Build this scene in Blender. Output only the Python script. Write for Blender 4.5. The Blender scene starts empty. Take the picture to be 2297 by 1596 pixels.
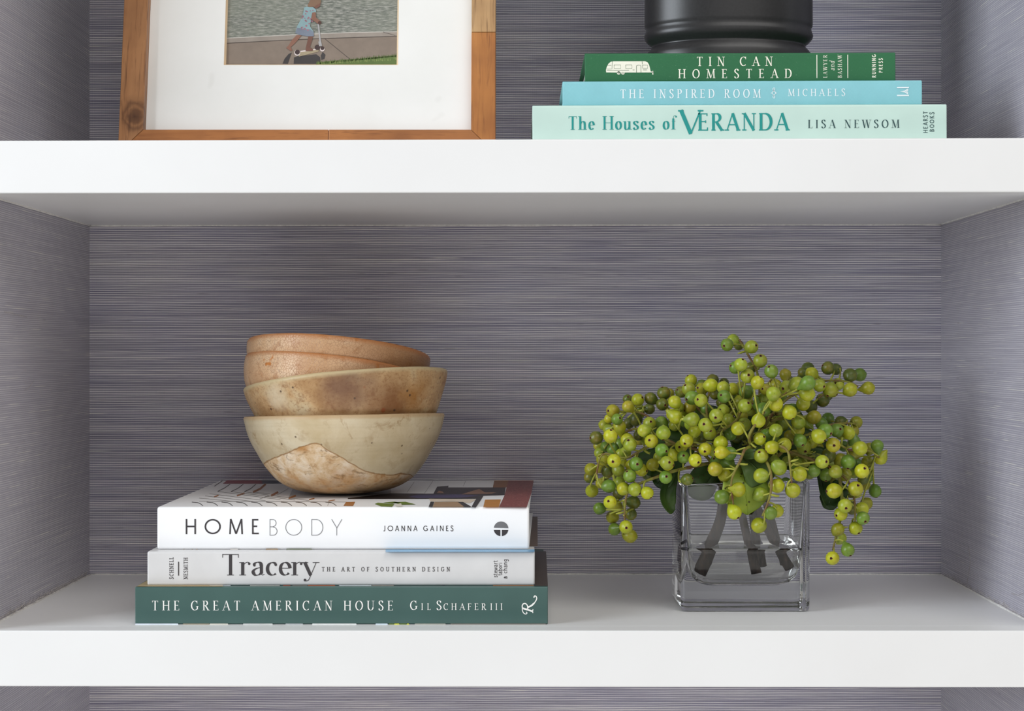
import bpy, bmesh, math, random
from mathutils import Vector, Matrix, noise as mnoise

# ------------------------------------------------------------------ camera, world, lights, exposure
S = bpy.context.scene
C = S.collection
D0 = 1.2                      # camera distance to the shelf fronts (m)
F = 3648.0                    # focal length in pixels of the 2297 px wide frame
PX, PY = 1170.0, 790.0        # principal point (the shelf's vanishing point)
ZC = 0.2059                   # camera height above the lower shelf top
cam = bpy.data.cameras.new('camera')
cam.sensor_fit = 'HORIZONTAL'
cam.sensor_width = 36.0
cam.lens = F / 2297.0 * 36.0
cam.shift_x = (1148.5 - PX) / 2297.0
cam.shift_y = (PY - 798.0) / 2297.0
cam.clip_start = 0.05
cam_o = bpy.data.objects.new('camera', cam)
cam_o.location = (0, -D0, ZC)
cam_o.rotation_euler = (math.pi / 2, 0, 0)
C.objects.link(cam_o)
S.camera = cam_o

W = bpy.data.worlds.new('room_light')
S.world = W
W.use_nodes = True
W.node_tree.nodes['Background'].inputs[0].default_value = (1.0, 0.985, 0.97, 1)
W.node_tree.nodes['Background'].inputs[1].default_value = 0.20


def area(name, loc, target, sx, sy, power, col):
    l = bpy.data.lights.new(name, 'AREA')
    l.shape = 'RECTANGLE'
    l.size, l.size_y = sx, sy
    l.energy = power
    l.color = col
    o = bpy.data.objects.new(name, l)
    o.location = loc
    o.rotation_euler = (Vector(target) - Vector(loc)).to_track_quat('-Z', 'Y').to_euler()
    C.objects.link(o)
    return o


area('window_light', (-2.3, -1.25, 0.9), (0.2, 0.1, 0.2), 1.3, 1.7, 68, (0.86, 0.93, 1.0))
area('high_front_fill', (0.8, -1.6, 2.3), (0, 0.1, 0.2), 2.4, 1.5, 36, (1.0, 0.98, 0.95))  # added unseen lamp, brightens the shelf tops from high in front
area('floor_bounce_fill', (0.5, -1.7, -1.6), (0, 0.1, 0.2), 3.6, 2.0, 36, (1.0, 0.975, 0.94))  # added lamp standing in for floor bounce, lifts the shelf undersides
area('front_fill', (0.7, -3.0, 0.7), (0.1, 0.2, 0.2), 2.6, 1.8, 9, (1.0, 0.985, 0.97))  # added weak fill from behind the camera, lifts the papered walls
S.view_settings.view_transform = 'Standard'
S.view_settings.look = 'None'
S.view_settings.gamma = 1.0
S.view_settings.use_curve_mapping = False
S.view_settings.exposure = -0.06
S.cycles.max_bounces = 14
S.cycles.transmission_bounces = 14
S.cycles.transparent_max_bounces = 16
S.cycles.glossy_bounces = 6
S.cycles.caustics_refractive = True
S.cycles.caustics_reflective = True
S.cycles.blur_glossy = 0.3
S.cycles.sample_clamp_indirect = 6.0

# ------------------------------------------------------------------ helpers
RND = random.Random(7)


def at(px, py, y):
    """pixel of the photograph at depth y behind the shelf fronts -> world point"""
    d = D0 + y
    return Vector(((px - PX) * d / F, y, ZC + (PY - py) * d / F))


def on_z(px, py, z):
    """pixel -> point on the horizontal plane at height z"""
    d = (ZC - z) * F / (py - PY)
    return Vector(((px - PX) * d / F, d - D0, z))


def on_plane(px, py, P, Nn):
    o = Vector((0, -D0, ZC))
    r = Vector(((px - PX) / F, 1, (PY - py) / F))
    t = (P - o).dot(Nn) / r.dot(Nn)
    return o + r * t


def lin(c):
    c = c / 255.0
    return c / 12.92 if c <= 0.04045 else ((c + 0.055) / 1.055) ** 2.4


def rgb(r, g, b):
    return (lin(r), lin(g), lin(b), 1.0)


def tag(o, label=None, cat=None, group=None, kind=None):
    if label: o['label'] = label
    if cat: o['category'] = cat
    if group: o['group'] = group
    if kind: o['kind'] = kind
    return o


def empty(name, loc, label, cat, group=None):
    o = bpy.data.objects.new(name, None)
    o.empty_display_size = 0.02
    o.location = loc
    C.objects.link(o)
    return tag(o, label, cat, group)


def wloc(o):
    v = Vector((0, 0, 0))
    while o is not None:
        v = v + Vector(o.location)
        o = o.parent
    return v


def mk(name, verts, faces, mats, parent=None, smooth=False, idx=None, origin=None):
    """verts in world space; one mesh object, stored relative to its parent / origin"""
    me = bpy.data.meshes.new(name)
    off = Vector(origin) if origin is not None else Vector((0, 0, 0))
    base = wloc(parent) if parent is not None else Vector((0, 0, 0))
    me.from_pydata([Vector(v) - base - off for v in verts], [], faces)
    if not isinstance(mats, (list, tuple)): mats = [mats]
    for m in mats: me.materials.append(m)
    if idx:
        for p, i in zip(me.polygons, idx): p.material_index = i
    if smooth:
        for p in me.polygons: p.use_smooth = True
    me.update()
    o = bpy.data.objects.new(name, me)
    C.objects.link(o)
    if parent is not None: o.parent = parent
    o.location = off
    return o


BOXF = [(0, 3, 2, 1), (4, 5, 6, 7), (0, 1, 5, 4), (1, 2, 6, 5), (2, 3, 7, 6), (3, 0, 4, 7)]


def boxv(x0, x1, y0, y1, z0, z1):
    return [(x0, y0, z0), (x1, y0, z0), (x1, y1, z0), (x0, y1, z0),
            (x0, y0, z1), (x1, y0, z1), (x1, y1, z1), (x0, y1, z1)]


def box(name, x0, x1, y0, y1, z0, z1, mat, parent=None, bevel=0.0):
    o = mk(name, boxv(x0, x1, y0, y1, z0, z1), BOXF, mat, parent)
    if bevel:
        bev(o, bevel)
    return o


def bev(o, w, seg=2):
    bm = bmesh.new()
    bm.from_mesh(o.data)
    bmesh.ops.bevel(bm, geom=bm.edges[:], offset=w, segments=seg, affect='EDGES', profile=0.5)
    bm.to_mesh(o.data)
    bm.free()


class Geo:
    def __init__(s):
        s.v, s.f, s.i = [], [], []

    def add(s, v, f, i=0):
        n = len(s.v)
        s.v += [tuple(a) for a in v]
        s.f += [tuple(k + n for k in q) for q in f]
        s.i += [i] * len(f)

    def tube(s, pts, radii, n=8, i=0, cap=True):
        pts = [Vector(p) for p in pts]
        rings = []
        ref = Vector((0.31, 0.2, 0.93)).normalized()
        prev = None
        for k, p in enumerate(pts):
            t = (pts[min(k + 1, len(pts) - 1)] - pts[max(k - 1, 0)])
            if t.length < 1e-9: t = Vector((0, 0, 1))
            t.normalize()
            u = (prev if prev is not None else t.cross(ref))
            u = u - t * u.dot(t)
            if u.length < 1e-6: u = t.orthogonal()
            u.normalize()
            prev = u
            w = t.cross(u)
            r = radii[k] if isinstance(radii, (list, tuple)) else radii
            rings.append([p + (u * math.cos(a) + w * math.sin(a)) * r for a in [2 * math.pi * j / n for j in range(n)]])
        v = [q for rg in rings for q in rg]
        f = []
        for k in range(len(pts) - 1):
            for j in range(n):
                a, b = k * n + j, k * n + (j + 1) % n
                f.append((a, b, b + n, a + n))
        if cap:
            f.append(tuple(range(n - 1, -1, -1)))
            f.append(tuple((len(pts) - 1) * n + j for j in range(n)))
        s.add(v, f, i)

    def obj(s, name, mats, parent=None, smooth=False, origin=None):
        return mk(name, s.v, s.f, mats, parent, smooth, s.i, origin)


def catmull(pts, n=6):
    pts = [Vector(p) for p in pts]
    if len(pts) < 3: return pts
    P = [pts[0] * 2 - pts[1]] + pts + [pts[-1] * 2 - pts[-2]]
    out = []
    for k in range(1, len(P) - 2):
        a, b, c, d = P[k - 1:k + 3]
        for j in range(n):
            t = j / n
            out.append(0.5 * ((2 * b) + (c - a) * t + (2 * a - 5 * b + 4 * c - d) * t * t + (3 * b - a - 3 * c + d) * t ** 3))
    out.append(pts[-1])
    return out


# ------------------------------------------------------------------ node materials
class M:
    def __init__(s, name, rough=0.5, spec=0.5):
        s.m = bpy.data.materials.new(name)
        s.m.use_nodes = True
        s.t = s.m.node_tree
        s.b = s.t.nodes['Principled BSDF']
        s.b.inputs['Roughness'].default_value = rough
        s.b.inputs['Specular IOR Level'].default_value = spec

    def n(s, typ, **kw):
        nd = s.t.nodes.new(typ)
        for k, v in kw.items(): setattr(nd, k, v)
        return nd

    def put(s, sock, val):
        if val is None: return
        if hasattr(val, 'is_output'):
            s.t.links.new(val, sock)
        else:
            if hasattr(sock.default_value, '__len__') and not hasattr(val, '__len__'):
                val = (val,) * len(sock.default_value)
            sock.default_value = val

    def coord(s, kind='Object'):
        return s.n('ShaderNodeTexCoord').outputs[kind]

    def map(s, vec, scale=(1, 1, 1), loc=(0, 0, 0), rot=(0, 0, 0)):
        nd = s.n('ShaderNodeMapping')
        s.put(nd.inputs['Vector'], vec)
        nd.inputs['Scale'].default_value = scale
        nd.inputs['Location'].default_value = loc
        nd.inputs['Rotation'].default_value = rot
        return nd.outputs[0]

    def noise(s, vec, scale, detail=3, rough=0.55, dist=0.0, out='Fac'):
        nd = s.n('ShaderNodeTexNoise')
        s.put(nd.inputs['Vector'], vec)
        nd.inputs['Scale'].default_value = scale
        nd.inputs['Detail'].default_value = detail
        nd.inputs['Roughness'].default_value = rough
        nd.inputs['Distortion'].default_value = dist
        return nd.outputs[out]

    def voro(s, vec, scale, feature='F1', out='Distance', rnd=1.0):
        nd = s.n('ShaderNodeTexVoronoi', feature=feature)
        s.put(nd.inputs['Vector'], vec)
        nd.inputs['Scale'].default_value = scale
        nd.inputs['Randomness'].default_value = rnd
        return nd.outputs[out]

    def ramp(s, fac, stops, interp='LINEAR'):
        nd = s.n('ShaderNodeValToRGB')
        nd.color_ramp.interpolation = interp
        el = nd.color_ramp.elements
        while len(el) < len(stops): el.new(0.5)
        for e, (p, c) in zip(el, stops):
            e.position = p
            e.color = c if hasattr(c, '__len__') else (c, c, c, 1)
        s.put(nd.inputs[0], fac)
        return nd.outputs[0]

    def math(s, op, a, b=None, clamp=False):
        nd = s.n('ShaderNodeMath', operation=op, use_clamp=clamp)
        s.put(nd.inputs[0], a)
        if b is not None: s.put(nd.inputs[1], b)
        return nd.outputs[0]

    def mix(s, fac, a, b, mode='MIX'):
        nd = s.n('ShaderNodeMix', data_type='RGBA', blend_type=mode)
        s.put(nd.inputs[0], fac)
        s.put(nd.inputs[6], a)
        s.put(nd.inputs[7], b)
        return nd.outputs[2]

    def sep(s, vec):
        nd = s.n('ShaderNodeSeparateXYZ')
        s.put(nd.inputs[0], vec)
        return nd.outputs

    def comb(s, x, y, z):
        nd = s.n('ShaderNodeCombineXYZ')
        s.put(nd.inputs[0], x); s.put(nd.inputs[1], y); s.put(nd.inputs[2], z)
        return nd.outputs[0]

    def rng(s, v, a, b, c=0.0, d=1.0):
        nd = s.n('ShaderNodeMapRange')
        s.put(nd.inputs[0], v)
        for k, x in enumerate((a, b, c, d)): nd.inputs[k + 1].default_value = x
        return nd.outputs[0]

    def col(s, c):
        s.put(s.b.inputs['Base Color'], c)
        return s

    def bump(s, h, strength=0.3, dist=0.001):
        nd = s.n('ShaderNodeBump')
        nd.inputs['Strength'].default_value = strength
        nd.inputs['Distance'].default_value = dist
        s.put(nd.inputs['Height'], h)
        s.put(s.b.inputs['Normal'], nd.outputs[0])
        return s


def plain(name, c, rough=0.5, spec=0.5, grain=0.06, scale=60):
    m = M(name, rough, spec)
    n = m.noise(m.coord(), scale, 3)
    lo = tuple(x * (1 - grain) for x in c[:3]) + (1,)
    hi = tuple(min(1, x * (1 + grain)) for x in c[:3]) + (1,)
    m.col(m.ramp(n, [(0.3, lo), (0.7, hi)]))
    return m.m


def wallpaper(name, gap=0.0):
    m = M(name, 0.5, 0.5)
    o = m.sep(m.coord())
    u = m.math('ADD', o[0], o[1])
    z = o[2]
    # wandering of the threads
    n1 = m.noise(m.comb(m.math('MULTIPLY', u, 5.0), 0.0, m.math('MULTIPLY', z, 90.0)), 1.0, 2)
    n2 = m.noise(m.comb(m.math('MULTIPLY', u, 22.0), 1.7, m.math('MULTIPLY', z, 300.0)), 1.0, 2)
    zw = m.math('ADD', z, m.math('ADD', m.math('MULTIPLY', m.math('SUBTRACT', n1, 0.5), 0.0024),
                                 m.math('MULTIPLY', m.math('SUBTRACT', n2, 0.5), 0.0007)))
    ph = m.math('MULTIPLY', zw, 2 * math.pi / 0.00158)
    th = m.rng(m.math('SINE', ph), -0.75, 0.9)
    wp = m.rng(m.math('SINE', m.math('MULTIPLY', u, 2 * math.pi / 0.00092)), -1, 1)
    # each thread has its own tone, with slubs along it
    tid = m.math('FLOOR', m.math('DIVIDE', zw, 0.00158))
    tone = m.noise(m.comb(m.math('MULTIPLY', u, 7.0), 0.0, m.math('MULTIPLY', tid, 3.7)), 1.0, 2)
    slub = m.noise(m.comb(m.math('MULTIPLY', u, 14.0), 3.0, m.math('MULTIPLY', tid, 5.3)), 1.0, 1)
    patch = m.noise(m.comb(m.math('MULTIPLY', u, 9.0), 8.0, m.math('MULTIPLY', z, 26.0)), 1.0, 3)
    thread = m.ramp(tone, [(0.30, rgb(172, 168, 182)), (0.5, rgb(224, 220, 226)), (0.70, rgb(250, 245, 243))])
    thread = m.mix(m.rng(slub, 0.66, 0.74), thread, rgb(246, 242, 236))
    ground = m.ramp(patch, [(0.3, rgb(98, 97, 136)), (0.55, rgb(114, 110, 132)), (0.8, rgb(132, 127, 134))])
    ground = m.mix(m.math('MULTIPLY', wp, 0.55), ground, rgb(168, 163, 176))
    if gap:      # side walls: soft look of a grazing view painted in, threads dulled, gaps lightened
        ground = m.mix(gap, ground, rgb(170, 166, 176))
        thread = m.mix(0.6, thread, rgb(172, 168, 178))
        thread = m.mix(m.rng(slub, 0.64, 0.72), thread, rgb(222, 218, 214))
    c = m.mix(th, ground, thread)
    dark = m.noise(m.comb(m.math('MULTIPLY', u, 40.0), 5.0, m.math('MULTIPLY', tid, 2.9)), 1.0, 1)
    c = m.mix(m.rng(dark, 0.68, 0.80, 0.0, 0.3), c, rgb(104, 96, 108))
    m.col(c)
    m.bump(m.math('ADD', th, m.math('MULTIPLY', wp, 0.25)), 0.5, 0.0006)
    # dyed straw has a silky sheen
    m.b.inputs['Sheen Weight'].default_value = 0.15
    m.b.inputs['Sheen Roughness'].default_value = 0.4
    return m.m


def white_paint():
    m = M('white_shelf_paint', 0.32, 0.5)
    n = m.noise(m.coord(), 9, 4)
    m.col(m.ramp(n, [(0.3, (0.80, 0.795, 0.79, 1)), (0.7, (0.83, 0.828, 0.825, 1))]))
    b = m.noise(m.map(m.coord(), (60, 240, 240)), 1.0, 3)
    m.bump(b, 0.06, 0.0005)
    return m.m


def wood(name, a, b, dark, axis='z', knot=None):
    m = M(name, 0.42, 0.4)
    co = m.coord()
    sc = {'z': (70, 70, 5.0), 'x': (5.0, 70, 70)}[axis]
    g = m.noise(m.map(co, sc), 1.0, 5, 0.6, 0.6)
    g2 = m.noise(m.map(co, tuple(k * 5 for k in sc)), 1.0, 3, 0.6)
    blot = m.noise(co, 22, 3)
    c = m.ramp(g, [(0.28, a), (0.62, b)])
    c = m.mix(m.rng(blot, 0.45, 0.75, 0, 0.5), c, dark)
    c = m.mix(m.rng(g2, 0.55, 0.70, 0, 0.75), c, dark)
    g3 = m.noise(m.map(co, tuple(k * 2.2 for k in sc), (.3, .3, .3)), 1.0, 4, 0.7, 1.2)
    c = m.mix(m.rng(g3, 0.56, 0.68, 0, 0.6), c, dark)
    if knot:
        d = m.n('ShaderNodeVectorMath', operation='DISTANCE')
        w = m.n('ShaderNodeVectorMath', operation='ADD')
        m.put(w.inputs[0], m.map(co, (1.0, 1.0, 0.85)))
        m.put(w.inputs[1], m.map(m.noise(co, 120, 2, out='Color'), (0.006, 0.006, 0.006), (-0.003, -0.003, -0.003)))
        m.put(d.inputs[0], w.outputs[0])
        d.inputs[1].default_value = knot
        dd = d.outputs['Value']
        ring = m.ramp(m.rng(dd, 0, 0.016), [(0.0, 0.95), (0.28, 0.7), (0.42, 0.25), (0.55, 0.6), (0.72, 0.15), (1.0, 0.0)])
        c = m.mix(ring, c, rgb(70, 40, 22))
    m.col(c)
    m.bump(g2, 0.12, 0.0004)
    return m.m


WALL = wallpaper('grasscloth_wallpaper')
WALL_S = wallpaper('grasscloth_wallpaper_side', 0.72)
PAINT = white_paint()
CAULK = plain('caulk', (0.74, 0.72, 0.69, 1), 0.5, 0.4, 0.15, 300)

# ------------------------------------------------------------------ the setting: papered niche and shelves
XL, XR, YB = -0.3991, 0.3876, 0.3026
ZLO, ZHI = -0.40, 0.72
T = 0.018
tag(box('wall_back', XL - T, XR + T, YB, YB + T, ZLO, ZHI, WALL), kind='structure')
wl = tag(box('wall_left', XL - T, XL, 0.0302, YB, ZLO, ZHI, WALL_S), kind='structure')
wr = tag(box('wall_right', XR, XR + T, 0.0302, YB, ZLO, ZHI, WALL_S), kind='structure')
tag(box('ceiling', XL - T, XR + T, 0.0, YB + T, ZHI, ZHI + 0.04, PAINT), kind='structure')
tag(box('floor', XL - T, XR + T, 0.0, YB + T, ZLO - 0.04, ZLO, PAINT), kind='structure')
for k, (a, b) in enumerate(((XL - 0.11, XL), (XR, XR + 0.11))):
    tag(box('trim_%d' % (k + 1), a, b, 0.0, 0.03, ZLO - 0.04, ZHI + 0.04, PAINT), kind='structure')


def shelf(zt_l, zt_r, zb_l, zb_r, label):
    xa, xb = XL + 0.0002, XR - 0.0002
    root = empty('wall_shelf', ((xa + xb) / 2, 0.02, (zb_l + zb_r) / 2), label, 'shelf', None)

    def slab(name, y0, y1, e):
        v = [(xa, y0, zb_l + e), (xb, y0, zb_r + e), (xb, y1, zb_r + e), (xa, y1, zb_l + e),
             (xa, y0, zt_l - e), (xb, y0, zt_r - e), (xb, y1, zt_r - e), (xa, y1, zt_l - e)]
        o = mk(name, v, BOXF, PAINT, root)
        return o
    slab('board', 0.0212, YB - 0.0003, 0.0)
    n = slab('nosing', 0.0, 0.0210, -0.0001)
    bev(n, 0.0011, 3)
    # caulk bead along the back, thin and uneven
    g = Geo()
    for zf, sg in ((lambda x: zt_l + (zt_r - zt_l) * (x - xa) / (xb - xa), 1),
                   (lambda x: zb_l + (zb_r - zb_l) * (x - xa) / (xb - xa), -1)):
        pts, rr = [], []
        for k in range(81):
            x = xa + (xb - xa) * k / 80
            pts.append((x, YB - 0.0006, zf(x) + sg * 0.0002))
            rr.append(0.0009 + 0.0009 * abs(mnoise.noise((x * 30, sg, zt_l))))
        g.tube(pts, rr, 6)
    for xw, sgx in ((xa, 1), (xb, -1)):
        for zz, sg in ((zt_l if sgx > 0 else zt_r, 1), (zb_l if sgx > 0 else zb_r, -1)):
            pts, rr = [], []
            for k in range(41):
                y = 0.002 + (YB - 0.004) * k / 40
                pts.append((xw + sgx * 0.0005, y, zz + sg * 0.0002))
                rr.append(0.0008 + 0.0008 * abs(mnoise.noise((y * 40, sg + 5, zz))))
            g.tube(pts, rr, 6)
    g.obj('caulk_bead', CAULK, root, True)
    return root


ZU_B, ZU_L, ZU_R = 0.3234, 0.3618, 0.3640
shelf(ZU_L, ZU_R, 0.3230, 0.3240, 'white painted shelf carrying the picture frame and the black jar')
shelf(0.0, 0.0, -0.0411, -0.0418, 'white painted shelf carrying the bowls and the glass vase')


def zup(x): return ZU_L + (ZU_R - ZU_L) * (x - XL) / (XR - XL)


# frayed straw along the cut edge of the paper
def fibres(wall, x, sg, n, seed):
    r = random.Random(seed)
    g = Geo()
    for k in range(n):
        y = r.uniform(0.01, 0.29)
        l = r.uniform(0.001, 0.0055) * (1.4 if 0.06 < y < 0.2 else 0.8)
        p0 = Vector((x + sg * 0.0004, y, r.uniform(0.0006, 0.003)))
        d = Vector((sg * r.uniform(0.1, 0.8), r.uniform(-1, 1), r.uniform(0.1, 1.0))).normalized()
        p1 = p0 + d * l * 0.5 + Vector((sg * 0.0003, 0, 0.0002))
        p2 = p0 + d * l + Vector((0, 0, -0.0004))
        g.tube([p0, p1, p2], [0.00016, 0.00012, 0.00005], 3)
    loose = [[(2173, 1226), (2176, 1262), (2172, 1290), (2168, 1318)], [(2268, 1332), (2282, 1336), (2295, 1331)], [(2192, 1036), (2204, 1040), (2216, 1038)]] if sg < 0 else [[(55, 876), (66, 868), (76, 855)], [(64, 652), (68, 650), (71, 646)], [(10, 700), (60, 712)]]
    for px_l in loose:
        pts = catmull([on_plane(a, b, Vector((x + sg * 0.0006, 0, 0)), Vector((1, 0, 0))) for a, b in px_l], 5)
        g.tube(pts, 0.00018, 4)
    o = g.obj('frayed_fibres', FIB, wall)
    tag(o, 'frayed pale straw ends at the foot of the wallpaper', kind='stuff')


FIB = plain('straw_ends', rgb(176, 170, 168), 0.7, 0.2, 0.4, 900)
fibres(wl, XL, 1, 420, 3)
fibres(wr, XR, -1, 160, 4)

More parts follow.
